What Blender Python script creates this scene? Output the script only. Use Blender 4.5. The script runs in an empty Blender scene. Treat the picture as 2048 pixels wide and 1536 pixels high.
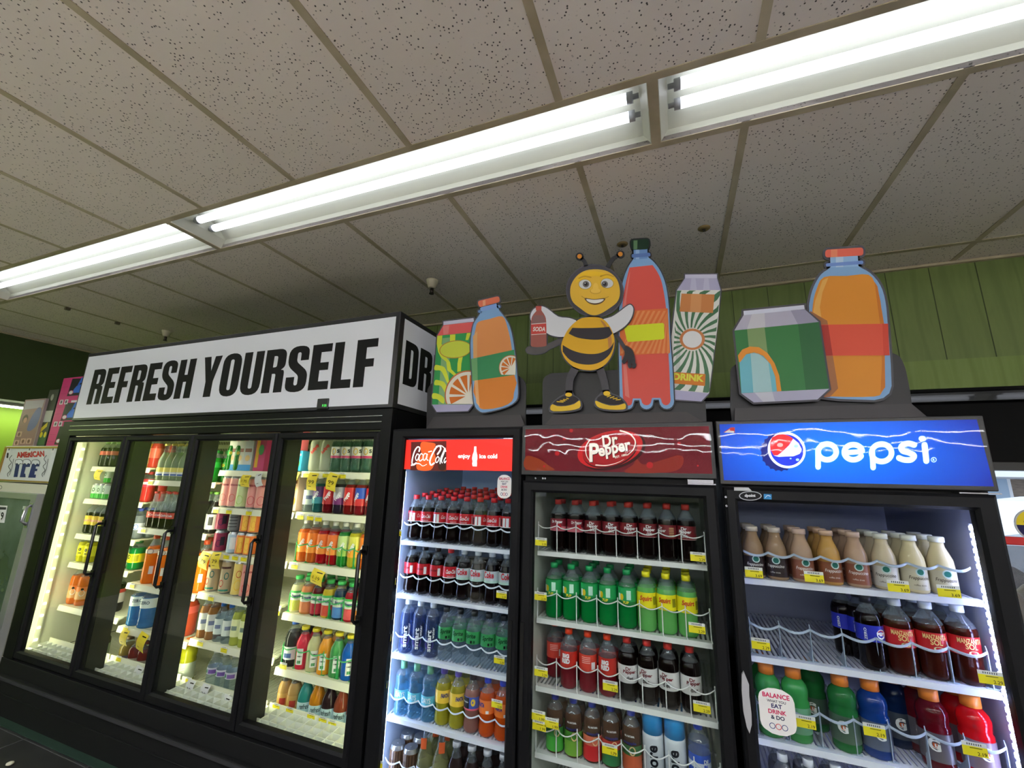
import bpy, math, random
from mathutils import Matrix, Vector
from mathutils.geometry import tessellate_polygon
random.seed(7)
PI = math.pi
scene = bpy.context.scene
COL = scene.collection
EYE = 1.51                      # camera height over the floor
# ---------------------------------------------------------------- camera
RC = Matrix(((0.933634,0.054330,0.354085),(0.357181,-0.216743,-0.908540),(0.027384,0.974716,-0.221764)))
cam_data = bpy.data.cameras.new('camera')
cam_data.sensor_width = 36.0
cam_data.lens = 849.8 / 2048 * 36.0
cam_data.clip_start = 0.02
cam = bpy.data.objects.new('camera', cam_data)
COL.objects.link(cam)
cam.matrix_world = Matrix.Translation((0, 0, EYE)) @ RC.to_4x4()
scene.camera = cam
# ---------------------------------------------------------------- world: overcast winter daylight outside
world = bpy.data.worlds.new('sky')
scene.world = world
world.use_nodes = True
bg = world.node_tree.nodes['Background']
bg.inputs[0].default_value = (0.80, 0.87, 1.0, 1)
bg.inputs[1].default_value = 1.1
# ---------------------------------------------------------------- exposure and light strengths
scene.view_settings.view_transform = 'Standard'
scene.view_settings.look = 'None'
scene.view_settings.gamma = 1.0
scene.view_settings.use_curve_mapping = False
scene.view_settings.exposure = 1.05
scene.cycles.transparent_max_bounces = 24
scene.cycles.max_bounces = 8
TUBE = 1.45                      # ceiling tubes over the coolers
TUBE_SHOP = 26.0                # tubes over the shop floor behind the camera, boosted to add fill light
TUBE_FAR = 40.0                 # bare strips at the far end of the shop
LED_LONG = 12.0                 # strips in the long cooler
LED_RED = 13.0
LED_MAROON = 11.0
LED_BLUE = 24.0

def at(x, y, Y):
    """photo pixel -> point on the vertical plane at distance Y"""
    d = RC @ Vector(((x - 1024) / 849.8, -(y - 768) / 849.8, -1.0))
    t = Y / d.y
    return Vector((d.x * t, Y, d.z * t + EYE))
def X_at(x, y, Y): return at(x, y, Y).x
# ---------------------------------------------------------------- materials
def lin(c):
    c = c / 255.0
    return c / 12.92 if c <= 0.04045 else ((c + 0.055) / 1.055) ** 2.4
def rgb(t): return (lin(t[0]), lin(t[1]), lin(t[2]), 1.0)
_mats = {}
def M(col, rough=0.5, metal=0.0, emit=0.0, coat=0.0, spec=0.5):
    key = (col, rough, metal, emit, coat, spec)
    if key in _mats: return _mats[key]
    m = bpy.data.materials.new('paint_%d_%d_%d' % col)
    m.use_nodes = True
    b = m.node_tree.nodes['Principled BSDF']
    b.inputs['Base Color'].default_value = rgb(col)
    b.inputs['Roughness'].default_value = rough
    b.inputs['Metallic'].default_value = metal
    b.inputs['Specular IOR Level'].default_value = spec
    b.inputs['Coat Weight'].default_value = coat
    b.inputs['Coat Roughness'].default_value = 0.03
    if emit:
        b.inputs['Emission Color'].default_value = rgb(col)
        b.inputs['Emission Strength'].default_value = emit
    _mats[key] = m
    return m
def nodes_mat(name):
    m = bpy.data.materials.new(name); m.use_nodes = True
    nt = m.node_tree
    for n in list(nt.nodes): nt.nodes.remove(n)
    out = nt.nodes.new('ShaderNodeOutputMaterial')
    return m, nt, out
def clear_mat(name, tint, haze=None, k=0.0, ior=1.45, rough=0.03):
    """thin clear plastic or glass: sees through, mirrors at grazing angles, k of it is coloured haze"""
    key = (name, tint, haze, k, ior)
    if key in _mats: return _mats[key]
    m, nt, out = nodes_mat(name)
    tr = nt.nodes.new('ShaderNodeBsdfTransparent'); tr.inputs[0].default_value = rgb(tint)
    gl = nt.nodes.new('ShaderNodeBsdfGlossy'); gl.inputs['Roughness'].default_value = rough
    lw = nt.nodes.new('ShaderNodeLayerWeight')
    pw = nt.nodes.new('ShaderNodeMath'); pw.operation = 'POWER'; pw.inputs[1].default_value = 5.0
    nt.links.new(lw.outputs['Facing'], pw.inputs[0])
    fr = nt.nodes.new('ShaderNodeMapRange'); f0 = ((ior - 1) / (ior + 1)) ** 2; fr.inputs[3].default_value = f0
    nt.links.new(pw.outputs[0], fr.inputs[0])
    mx = nt.nodes.new('ShaderNodeMixShader')
    base = tr.outputs[0]
    if k > 0:
        df = nt.nodes.new('ShaderNodeBsdfDiffuse'); df.inputs[0].default_value = rgb(haze or tint)
        m2 = nt.nodes.new('ShaderNodeMixShader'); m2.inputs[0].default_value = k
        nt.links.new(tr.outputs[0], m2.inputs[1]); nt.links.new(df.outputs[0], m2.inputs[2])
        base = m2.outputs[0]
    nt.links.new(fr.outputs[0], mx.inputs[0]); nt.links.new(base, mx.inputs[1]); nt.links.new(gl.outputs[0], mx.inputs[2])
    nt.links.new(mx.outputs[0], out.inputs[0])
    _mats[key] = m
    return m
GLASS = clear_mat('door_glass', (246, 248, 248), ior=1.24, rough=0.0)
PET = clear_mat('clear_pet', (238, 244, 246), (210, 220, 226), 0.10)
BLACK = M((15, 15, 16), 0.40, spec=.16)
BLACKM = M((20, 20, 22), 0.48, spec=.16)
def nmix(nt, fac, a, b):
    n = nt.nodes.new('ShaderNodeMixRGB')
    nt.links.new(fac, n.inputs[0])
    for i, c in ((1, a), (2, b)):
        if isinstance(c, tuple): n.inputs[i].default_value = rgb(c)
        else: nt.links.new(c, n.inputs[i])
    return n.outputs[0]
def ramp(nt, src, p0, p1):
    r = nt.nodes.new('ShaderNodeMapRange'); r.inputs[1].default_value = p0; r.inputs[2].default_value = p1
    nt.links.new(src, r.inputs[0]); return r.outputs[0]
def tex(nt, kind, scale, vec_scale=None, **kw):
    tc = nt.nodes.new('ShaderNodeTexCoord')
    src = tc.outputs['Object']
    if vec_scale:
        mp = nt.nodes.new('ShaderNodeMapping'); mp.inputs['Scale'].default_value = vec_scale
        nt.links.new(src, mp.inputs[0]); src = mp.outputs[0]
    t = nt.nodes.new(kind); nt.links.new(src, t.inputs['Vector'])
    if 'Scale' in t.inputs: t.inputs['Scale'].default_value = scale
    for k, v in kw.items(): t.inputs[k].default_value = v
    return t
def ceiling_mat():
    m, nt, out = nodes_mat('acoustic_tile')
    b = nt.nodes.new('ShaderNodeBsdfPrincipled'); b.inputs['Roughness'].default_value = 0.9
    v = tex(nt, 'ShaderNodeTexVoronoi', 78.0, Randomness=1.0)
    n = tex(nt, 'ShaderNodeTexNoise', 16.0)
    pin = ramp(nt, v.outputs['Distance'], 0.15, 0.24)
    gate = ramp(nt, n.outputs[0], 0.36, 0.46)
    mul = nt.nodes.new('ShaderNodeMath'); mul.operation = 'MAXIMUM'
    inv = nt.nodes.new('ShaderNodeMath'); inv.operation = 'SUBTRACT'; inv.inputs[0].default_value = 1.0
    nt.links.new(gate, inv.inputs[1]); nt.links.new(pin, mul.inputs[0]); nt.links.new(inv.outputs[0], mul.inputs[1])
    n2 = tex(nt, 'ShaderNodeTexNoise', 1.4)
    base = nmix(nt, n2.outputs[0], (242, 230, 224), (230, 219, 212))
    col = nmix(nt, mul.outputs[0], (70, 62, 58), base)
    nt.links.new(col, b.inputs['Base Color'])
    bp = nt.nodes.new('ShaderNodeBump'); bp.inputs['Strength'].default_value = 0.25; bp.inputs['Distance'].default_value = 0.003
    nt.links.new(mul.outputs[0], bp.inputs['Height']); nt.links.new(bp.outputs[0], b.inputs['Normal'])
    nt.links.new(b.outputs[0], out.inputs[0]); return m
def wood_wall_mat(name, c1, c2, axis='X'):
    m, nt, out = nodes_mat(name)
    b = nt.nodes.new('ShaderNodeBsdfPrincipled'); b.inputs['Roughness'].default_value = 0.6
    w = tex(nt, 'ShaderNodeTexNoise', 3.0, (9.0, 9.0, 0.9), Detail=5.0, Distortion=1.6)
    st = tex(nt, 'ShaderNodeTexWave', 1.0, (3.2, 3.2, 0.5), Distortion=9.0, Detail=3.0)
    col = nmix(nt, ramp(nt, w.outputs[0], .35, .65), c1, c2)
    col = nmix(nt, ramp(nt, st.outputs[0], .0, .16), tuple(int(v * .97) for v in c1), col)
    nt.links.new(col, b.inputs['Base Color'])
    bp = nt.nodes.new('ShaderNodeBump'); bp.inputs['Strength'].default_value = 0.15; bp.inputs['Distance'].default_value = 0.004
    nt.links.new(w.outputs[0], bp.inputs['Height']); nt.links.new(bp.outputs[0], b.inputs['Normal'])
    nt.links.new(b.outputs[0], out.inputs[0]); return m
def noise_mat(name, c1, c2, scale, rough=0.6, bump=0.0, vec=None, lo=.35, hi=.65, metal=0.0):
    m, nt, out = nodes_mat(name)
    b = nt.nodes.new('ShaderNodeBsdfPrincipled'); b.inputs['Roughness'].default_value = rough; b.inputs['Metallic'].default_value = metal
    n = tex(nt, 'ShaderNodeTexNoise', scale, vec, Detail=4.0)
    nt.links.new(nmix(nt, ramp(nt, n.outputs[0], lo, hi), c1, c2), b.inputs['Base Color'])
    if bump:
        bp = nt.nodes.new('ShaderNodeBump'); bp.inputs['Strength'].default_value = bump; bp.inputs['Distance'].default_value = 0.01
        nt.links.new(n.outputs[0], bp.inputs['Height']); nt.links.new(bp.outputs[0], b.inputs['Normal'])
    nt.links.new(b.outputs[0], out.inputs[0]); return m
# ---------------------------------------------------------------- mesh helper
class MB:
    def __init__(s): s.v = []; s.f = []; s.m = []; s.s = []
    def add(s, vs, fs, m=0, smooth=False):
        o = len(s.v); s.v += [tuple(p) for p in vs]
        for f in fs: s.f.append(tuple(i + o for i in f)); s.m.append(m); s.s.append(smooth)
        return s
    def box(s, x0, x1, y0, y1, z0, z1, m=0):
        vs = [(x, y, z) for x in (x0, x1) for y in (y0, y1) for z in (z0, z1)]
        return s.add(vs, [(0, 1, 3, 2), (4, 6, 7, 5), (0, 4, 5, 1), (2, 3, 7, 6), (0, 2, 6, 4), (1, 5, 7, 3)], m)
    def lathe(s, prof, seg=20, m=0, smooth=True, cx=0, cy=0, close=True, ms=None):
        """prof: (r, z) from bottom to top; ms: material per ring gap"""
        n = len(prof); vs = []
        for r, z in prof:
            for k in range(seg):
                a = 2 * PI * k / seg; vs.append((cx + r * math.cos(a), cy + r * math.sin(a), z))
        for i in range(n - 1):
            fs = [(i * seg + k, i * seg + (k + 1) % seg, (i + 1) * seg + (k + 1) % seg, (i + 1) * seg + k) for k in range(seg)]
            if i == 0: base = len(s.v); s.v += vs
            for f in fs:
                s.f.append(tuple(j + base for j in f)); s.m.append(ms[i] if ms else m); s.s.append(smooth)
        if close:
            s.f.append(tuple(base + k for k in reversed(range(seg)))); s.m.append(ms[0] if ms else m); s.s.append(False)
            s.f.append(tuple(base + (n - 1) * seg + k for k in range(seg))); s.m.append(ms[-1] if ms else m); s.s.append(False)
        return s
    def tube(s, path, r, seg=6, m=0, smooth=True):
        path = [Vector(p) for p in path]; n = len(path); vs = []
        for i, p in enumerate(path):
            t = (path[min(i + 1, n - 1)] - path[max(i - 1, 0)]).normalized()
            up = Vector((0, 0, 1)) if abs(t.z) < .9 else Vector((1, 0, 0))
            a = t.cross(up).normalized(); b = t.cross(a)
            for k in range(seg):
                q = 2 * PI * k / seg; vs.append(p + a * r * math.cos(q) + b * r * math.sin(q))
        fs = [(i * seg + k, i * seg + (k + 1) % seg, (i + 1) * seg + (k + 1) % seg, (i + 1) * seg + k) for i in range(n - 1) for k in range(seg)]
        s.add(vs, fs, m, smooth)
        s.add(vs[:seg], [tuple(range(seg))], m); s.add(vs[-seg:], [tuple(range(seg))], m)
        return s
    def prism(s, loop, f, w0, w1, m=0, mside=None):
        """2-D loop, f(u, v, w) -> point; solid between w0 (front) and w1 (back)"""
        n = len(loop); a = [f(u, v, w0) for u, v in loop]; b = [f(u, v, w1) for u, v in loop]
        tri = tessellate_polygon([[Vector((u, v, 0)) for u, v in loop]])
        o = len(s.v); s.v += [tuple(p) for p in a + b]
        for t in tri:
            s.f.append(tuple(o + i for i in t)); s.m.append(m); s.s.append(False)
            s.f.append(tuple(o + n + i for i in reversed(t))); s.m.append(m if mside is None else mside); s.s.append(False)
        for i in range(n):
            j = (i + 1) % n
            s.f.append((o + i, o + j, o + n + j, o + n + i)); s.m.append(m if mside is None else mside); s.s.append(False)
        return s
    def mesh(s, name, mats):
        me = bpy.data.meshes.new(name); me.from_pydata(s.v, [], s.f); me.update()
        for m in (mats if isinstance(mats, (list, tuple)) else [mats]): me.materials.append(m)
        me.polygons.foreach_set('material_index', s.m); me.polygons.foreach_set('use_smooth', s.s)
        me.update(); return me
    def obj(s, name, mats, parent=None, loc=None, bevel=0.0):
        o = bpy.data.objects.new(name, s.mesh(name, mats)); COL.objects.link(o)
        if parent is not None: o.parent = parent
        if loc: o.location = loc
        if bevel:
            b = o.modifiers.new('edge', 'BEVEL'); b.width = bevel; b.segments = 2; b.limit_method = 'ANGLE'
        return o
def tag(o, label=None, cat=None, group=None, kind=None):
    if label: o['label'] = label
    if cat: o['category'] = cat
    if group: o['group'] = group
    if kind: o['kind'] = kind
    return o
def thing(name, label, cat, loc=(0, 0, 0), group=None, rz=0.0):
    o = bpy.data.objects.new(name, None); COL.objects.link(o); o.empty_display_size = 0.05
    o.location = loc; o.rotation_euler = (0, 0, rz)
    return tag(o, label, cat, group)
def struct(name, mb, mats, bevel=0.0):
    return tag(mb.obj(name, mats, bevel=bevel), kind='structure')
def dup(root, loc, label, group=None, rz=0.0, scale=None):
    r = root.copy(); COL.objects.link(r); r.location = loc; r.rotation_euler = (0, 0, rz); r['label'] = label
    if scale: r.scale = (scale,) * 3
    if group: r['group'] = group
    for ch in root.children:
        c = ch.copy(); COL.objects.link(c); c.parent = r
        for g in ch.children:
            d = g.copy(); COL.objects.link(d); d.parent = c
    return r
# ---------------------------------------------------------------- lettering and flat print
_txt = {}
def glyphs(s, bold=0.0):
    key = (s, bold)
    if key in _txt: return _txt[key]
    cu = bpy.data.curves.new('lettering', 'FONT'); cu.body = s; cu.size = 1.0; cu.offset = bold; cu.resolution_u = 3
    cu.align_x = 'LEFT'
    o = bpy.data.objects.new('lettering', cu); COL.objects.link(o)
    dg = bpy.context.evaluated_depsgraph_get(); dg.update()
    me = bpy.data.meshes.new_from_object(o.evaluated_get(dg))
    vs = [(v.co.x, v.co.y) for v in me.vertices]; fs = [tuple(p.vertices) for p in me.polygons]
    bpy.data.meshes.remove(me); bpy.data.objects.remove(o); bpy.data.curves.remove(cu)
    x0 = min(v[0] for v in vs); x1 = max(v[0] for v in vs); y0 = min(v[1] for v in vs); y1 = max(v[1] for v in vs)
    _txt[key] = (vs, fs, x0, x1, y0, y1); return _txt[key]
def seg_arc(cx, cy, rx, ry, a0, a1, n=16):
    return [(cx + rx * math.cos(math.radians(a0 + (a1 - a0) * i / n)), cy + ry * math.sin(math.radians(a0 + (a1 - a0) * i / n))) for i in range(n + 1)]
def ell(cx, cy, rx, ry, n=28, rot=0.0):
    c, s = math.cos(math.radians(rot)), math.sin(math.radians(rot)); L = []
    for i in range(n):
        a = 2 * PI * i / n; x, y = rx * math.cos(a), ry * math.sin(a); L.append((cx + x * c - y * s, cy + x * s + y * c))
    return L
def smooth(pts, n=4, closed=True):
    """Catmull-Rom through the points"""
    m = len(pts); out = []
    rng = range(m) if closed else range(m - 1)
    for i in rng:
        g = (lambda k: pts[k % m]) if closed else (lambda k: pts[min(max(k, 0), m - 1)])
        p0, p1, p2, p3 = g(i - 1), g(i), g(i + 1), g(i + 2)
        for j in range(n):
            t = j / n
            out.append(tuple(0.5 * (2 * p1[k] + (p2[k] - p0[k]) * t + (2 * p0[k] - 5 * p1[k] + 4 * p2[k] - p3[k]) * t * t + (3 * p1[k] - p0[k] - 3 * p2[k] + p3[k]) * t ** 3) for k in (0, 1)))
    if not closed: out.append(tuple(pts[-1]))
    return out
def ribbon(pts, w, w2=None):
    """outline polygon of a stroke; w may taper to w2"""
    n = len(pts); L = []; Rr = []
    for i, p in enumerate(pts):
        a = pts[max(i - 1, 0)]; b = pts[min(i + 1, n - 1)]
        dx, dy = b[0] - a[0], b[1] - a[1]; l = math.hypot(dx, dy) or 1
        k = (w + ((w2 if w2 is not None else w) - w) * i / max(n - 1, 1)) / 2
        L.append((p[0] - dy / l * k, p[1] + dx / l * k)); Rr.append((p[0] + dy / l * k, p[1] - dx / l * k))
    return L, Rr
class Art:
    """flat print: shapes in drawing units, mapped onto a surface by f(u, v, w), w = height over the surface"""
    def __init__(s, f, mb=None, step=0.0004): s.f = f; s.mb = mb or MB(); s.mats = []; s.step = step
    def mi(s, mat):
        if isinstance(mat, tuple): mat = M(mat, 0.45, spec=.2)
        if mat not in s.mats: s.mats.append(mat)
        return s.mats.index(mat)
    def poly(s, loops, mat, layer=1):
        if not isinstance(loops[0][0], (tuple, list)): loops = [loops]
        flat = [p for l in loops for p in l]
        tri = tessellate_polygon([[Vector((u, v, 0)) for u, v in l] for l in loops])
        s.mb.add([s.f(u, v, layer * s.step) for u, v in flat], tri, s.mi(mat)); return s
    def stroke(s, pts, w, mat, layer=1, w2=None, caps=True):
        L, Rr = ribbon(pts, w, w2); n = len(pts)
        s.mb.add([s.f(u, v, layer * s.step) for u, v in L + Rr], [(i, i + 1, n + i + 1, n + i) for i in range(n - 1)], s.mi(mat))
        if caps:
            s.poly(ell(pts[0][0], pts[0][1], w / 2, w / 2, 10), mat, layer)
            e = (w if w2 is None else w2) / 2
            if e > 0: s.poly(ell(pts[-1][0], pts[-1][1], e, e, 10), mat, layer)
        return s
    def text(s, string, x, y, w, h, mat, layer=2, bold=0.0, up=1, shear=0.0, rot=0.0, spx=None):
        """fits the string in the box with lower-left corner (x, y); up=-1 when v grows downward"""
        vs, fs, x0, x1, y0, y1 = glyphs(string, bold)
        kx = w / (x1 - x0); ky = h / (y1 - y0); c, sn = math.cos(math.radians(rot)), math.sin(math.radians(rot)); P = []
        for a, b in vs:
            u = (a - x0) * kx; v = (b - y0) * ky; u += v * shear
            u, v = u * c - v * sn, u * sn + v * c
            P.append(s.f(x + u, y + up * v, layer * s.step))
        s.mb.add(P, fs, s.mi(mat)); return s
    def obj(s, name, parent=None): return s.mb.obj(name, s.mats, parent)
def front(Y):            # f for drawing in world X, Z on the plane y = Y, w towards the viewer
    return lambda u, v, w: (u, Y - w, v)
def pxmap(ox, oy, k, Y): # f for drawing in the coordinates of an enlarged piece of the photo
    def f(u, v, w):
        p = at(ox + u * k, oy + v * k, Y); return (p.x, Y - w, p.z)
    return f
# ================================================================ the room
CZ = 2.792                      # ceiling height
XL, XR, YB, YF = -6.08, 7.45, 2.94, -17.2
ROWS = [1.3425 - 2.44 * i for i in range(8)]
HALF = 0.1385
XG = [-4.887 + 2.4384 * i for i in range(6)]      # joints between the 8-foot troffers
GX = lambda k: k * 0.6096 - 0.9244
# ceiling tiles: strips between the lamp rows, plus the ends of each row
mb = MB()
edges = [YB] + [y for r in ROWS for y in (r + HALF, r - HALF)] + [YF]
for i in range(0, len(edges), 2): mb.box(XL, XR, edges[i + 1], edges[i], CZ, CZ + 0.02)
for r in ROWS:
    mb.box(XL, XG[0], r - HALF, r + HALF, CZ, CZ + 0.02); mb.box(XG[-1], XR, r - HALF, r + HALF, CZ, CZ + 0.02)
ceil = struct('ceiling', mb, ceiling_mat())
tee = noise_mat('tee_bar_paint', (196, 182, 156), (172, 158, 132), 6.0, 0.55)
mb = MB(); b = 0.0135
for k in range(-8, 14):
    x = GX(k)
    if XL < x < XR:
        for i in range(0, len(edges), 2): mb.box(x - b, x + b, edges[i + 1], edges[i], CZ - 0.003, CZ)
for r in ROWS:
    for y in (r - HALF - b, r + HALF + b): mb.box(XL, XR, y - b, y + b, CZ - 0.0035, CZ)
    mb.box(XL, XR, r - 1.22 - b, r - 1.22 + b, CZ - 0.0035, CZ)
    for x in XG + [GX(-7)]: mb.box(x - 0.017, x + 0.017, r - HALF, r + HALF, CZ - 0.003, CZ + 0.0)
mb.box(XL, XR, 2.70, 2.727, CZ - 0.0035, CZ)
g = mb.obj('tee_grid', tee); g.parent = ceil
mb = MB().box(XL, XR, YB - 0.022, YB, CZ - 0.018, CZ - 0.0035).box(XL, XL + 0.022, YF, YB - 0.022, CZ - 0.018, CZ - 0.0035)
struct('trim_1', mb, tee)
# walls
GREEN = wood_wall_mat('green_plank_wall', (110, 128, 68), (116, 134, 72))
LIME = M((140, 176, 52), 0.6)
WZ = 2.06; WX0 = -1.6
mb = MB().box(XL, XR, YB, YB + 0.15, 2.06, CZ)                      # over the window
mb.box(XL - .5, WX0, YB, YB + 0.15, 0, 2.06).box(WX0, XR, YB, YB + 0.15, 0, 0.62)
x = -5.9
while x < XR:                                                        # plank joints
    mb.box(x, x + 0.004, YB - 0.0015, YB, 2.22, CZ - 0.02, 1); x += 0.203
struct('wall_back', mb, [GREEN, M((62, 76, 36), 0.7)])
struct('wall_left', MB().box(XL - 0.62, XL - 0.5, YF, YB + 0.15, 0, CZ + 0.02), LIME)
struct('trim_4', MB().box(XL - 0.5, XL, YF, YB + 0.15, 2.147, CZ + 0.02), M((62, 78, 40), 0.6))
lt = thing('cove_lamp', 'slim cove lamp under the dark green soffit at far left', 'cove lamp', (XL - .3, 1.3, 2.147), None)
MB().box(-.05, .05, -1.4, 1.4, -.03, 0).obj('lamp_body', M((220, 220, 214), .4), lt)
MB().box(-.035, .035, -1.38, 1.38, -.045, -.0302).obj('diffuser', M((250, 255, 226), .4, emit=9.0), lt)
struct('wall_right', MB().box(XR, XR + 0.12, YF, YB + 0.15, 0, CZ + 0.02), M((206, 204, 196), 0.7))
struct('wall_front', MB().box(XL, XR, YF - 0.12, YF, 0, CZ + 0.02), M((206, 204, 196), 0.7))
FL = noise_mat('dark_floor_tile', (46, 46, 46), (34, 34, 35), 5.0, 0.45, 0.05)
FLB = noise_mat('pale_bounce_floor', (222, 216, 204), (208, 202, 188), 5.0, 0.4)  # pale floor out of view, invented to bounce light up at the ceiling
struct('floor', MB().box(XL - .5, XR, 0.42, YB + 0.15, -0.05, 0).box(XL - .5, XR, YF, 0.42, -0.05, 0, 1), [FL, FLB])
mb = MB()
for i in range(-12, 13):
    if XL < i * 0.61 + 0.1 < XR: mb.box(i * 0.61 + 0.1, i * 0.61 + 0.104, YF, YB, 0, 0.0012)
for j in range(-27, 5): mb.box(XL, XR, j * 0.61 + 0.42, j * 0.61 + 0.424, 0, 0.0012)
g = mb.obj('grout', M((78, 78, 78), 0.8)); g.parent = bpy.data.objects['floor']
# plank board under the planks, and the black window head with its polished sloping strip
struct('trim_2', MB().box(XL, XR, YB - 0.012, YB, 2.06, 2.22), wood_wall_mat('green_plank_board', (120, 142, 68), (126, 148, 76)))
def slope(y0, y1, z0, z1, x0, x1):
    m = MB(); m.add([(x0, y0, z0), (x1, y0, z0), (x1, y1, z1), (x0, y1, z1)], [(0, 1, 2, 3)]); return m
mb = MB().box(WX0, XR, YB - 0.004, YB + 0.12, 1.67, 2.06)
mb.add([(x, y, z) for x in (WX0, XR) for y, z in ((YB - 0.030, 1.985), (YB - 0.022, 2.035), (YB - 0.004, 2.045), (YB - 0.004, 1.975))],
       [(0, 1, 5, 4), (1, 2, 6, 5), (2, 3, 7, 6), (3, 0, 4, 7), (0, 3, 2, 1), (4, 5, 6, 7)])
for i in range(len(mb.m)): mb.m[i] = 1 if i >= 6 else 0
struct('trim_3', mb, [M((12, 12, 13), 0.6, spec=.1), M((16, 16, 18), 0.22, coat=0.6)])
# window frames and glass
WF = M((30, 30, 33), 0.4)
for n, x in enumerate((WX0, 0.2, 2.0, 3.8, 5.6)):
    x1 = min(x + 1.8, XR); fr = MB()
    fr.box(x, x + 0.045, YB, YB + 0.1, 0.62, 1.67).box(x1 - 0.045, x1, YB, YB + 0.1, 0.62, 1.67)
    fr.box(x + 0.045, x1 - 0.045, YB, YB + 0.1, 0.62, 0.67).box(x + 0.045, x1 - 0.045, YB, YB + 0.1, 1.63, 1.67)
    w = struct('window_%d' % (n + 1), fr, WF)
    MB().box(x + 0.045, x1 - 0.045, YB + 0.045, YB + 0.051, 0.67, 1.63).obj('glass_pane', GLASS, w)
# small brass box on the green wall by the right display
tag(MB().box(1.008, 1.042, YB - 0.03, YB, 2.585, 2.675).obj('junction_box', M((122, 108, 60), 0.5), bevel=0.004), 'small tan junction box high on the green plank wall', 'junction box')
# ---------------------------------------------------------------- ceiling lamps
ENAM = M((196, 196, 182), 0.42)
TUBEM = M((238, 243, 255), 0.3, emit=TUBE); TUBES = M((240, 243, 250), 0.3, emit=TUBE_SHOP); TUBEF = M((241, 243, 250), 0.3, emit=TUBE_FAR)
CAPM = M((170, 172, 176), 0.4)
L8 = 2.4384 - 0.034
def troffer(loc, label, group, tubem=None):
    t = thing('ceiling_lamp', label, 'ceiling lamp', loc, group)
    h = L8 / 2; w = HALF; w1 = 0.078; hh = 0.105; h1 = h - 0.028; m = MB()
    P = [(-h, -w, 0), (h, -w, 0), (h, w, 0), (-h, w, 0), (-h1, -w, .045), (h1, -w, .045), (h1, w, .045), (-h1, w, .045),
         (-h1, -w1, hh), (h1, -w1, hh), (h1, w1, hh), (-h1, w1, hh)]
    m.add(P, [(0, 1, 5, 4), (1, 2, 6, 5), (2, 3, 7, 6), (3, 0, 4, 7), (4, 5, 9, 8), (5, 6, 10, 9), (6, 7, 11, 10), (7, 4, 8, 11), (8, 9, 10, 11)])
    m.box(-h, h, -w, w, hh + 0.002, hh + 0.012)
    m.obj('reflector', ENAM, t)
    for s in (-1, 1):
        MB().box(s * h - 0.002, s * h + 0.002, -w + .002, w - .002, 0.001, .044).obj('end_plate', ENAM, t)
    for y in (-0.041, 0.041):
        m = MB(); R = 0.0185; hl = h1 - 0.045
        m.tube([(-hl, y, .056), (hl, y, .056)], R, 16, 0)
        o = m.obj('tube', tubem or TUBEM, t)
        for s in (-1, 1):
            m = MB().lathe([(.0191, .0005), (.0191, .022), (.009, .0225), (.009, .042)], 16)
            m.v = [(s * (hl + z), y + a, .056 + b2) for a, b2, z in m.v]
            m.obj('tube_cap', CAPM, o)
    return t
def strip_lamp(loc, label, group):
    t = thing('strip_lamp', label, 'ceiling lamp', loc, group); h = L8 / 2
    MB().box(-h, h, -HALF, HALF, -.002, .05).box(-h, h, -.05, .05, -.03, -.0021).obj('housing', M((214, 214, 206), .4), t)
    MB().tube([(-h + .03, 0, -.055), (h - .03, 0, -.055)], .012, 12).obj('tube', TUBEF, t)
    return t
names = ['leftmost', 'long middle', 'right', 'far right', 'outermost']
first = None
for ri, r in enumerate(ROWS[:7]):
    for ci in range(5):
        loc = ((XG[ci] + XG[ci + 1]) / 2, r, CZ)
        lab = ('white twin-tube ceiling lamp, %s one in the row above the drink coolers' % names[ci]) if ri == 0 else \
              'white twin-tube ceiling lamp in row %d behind the camera, %s one' % (ri, names[ci])
        grp = 'twin-tube ceiling lamps'
        if ri > 3: lab = lab.replace('twin-tube ceiling lamp', 'strip lamp'); grp = 'strip lamps at the far end of the shop'
        if ri in (0, 1, 4) and ci == 0: first = strip_lamp(loc, lab, grp) if ri == 4 else troffer(loc, lab, grp, TUBES if ri else TUBEM)
        else: dup(first, loc, lab, grp)
# sprinkler heads and escutcheons
def sprinkler(x, y, lab):
    t = thing('sprinkler_head', lab, 'sprinkler', (x, y, CZ - 0.0036), 'hanging sprinkler heads')
    MB().lathe([(.040, 0), (.038, -.012), (.024, -.052), (.022, -.056)][::-1], 20).obj('cup', M((208, 200, 178), 0.5), t)
    m = MB().lathe([(.006, -.090), (.011, -.086), (.011, -.057)], 12).box(-.013, -.009, -.003, .003, -.088, -.057).box(.009, .013, -.003, .003, -.088, -.057).lathe([(.016, -.096), (.016, -.0905)], 14)
    m.obj('nozzle', M((60, 54, 48), 0.35, 0.7), t)
sprinkler(-1.452, 2.221, 'white sprinkler head hanging above the small orange juice display')
sprinkler(-4.40, 2.355, 'white sprinkler head on the ceiling over the long cooler header')
for i, (x, y) in enumerate(((0.19, 2.145), (-0.218, 2.168))):
    t = thing('ceiling_escutcheon', ['brass ceiling plate above the carton cutout', 'brass ceiling plate beside the tall red bottle cap'][i], 'ceiling plate', (x, y, CZ - .0005), 'brass ceiling plates')
    MB().lathe([(.020, -.009), (.024, -.007), (.030, -.002), (.030, 0)], 20).obj('plate', M((150, 128, 84), 0.45, 0.4), t)
    MB().lathe([(.007, -.016), (.008, -.0095)], 12).obj('stem', M((40, 34, 28), 0.5), t)
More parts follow.
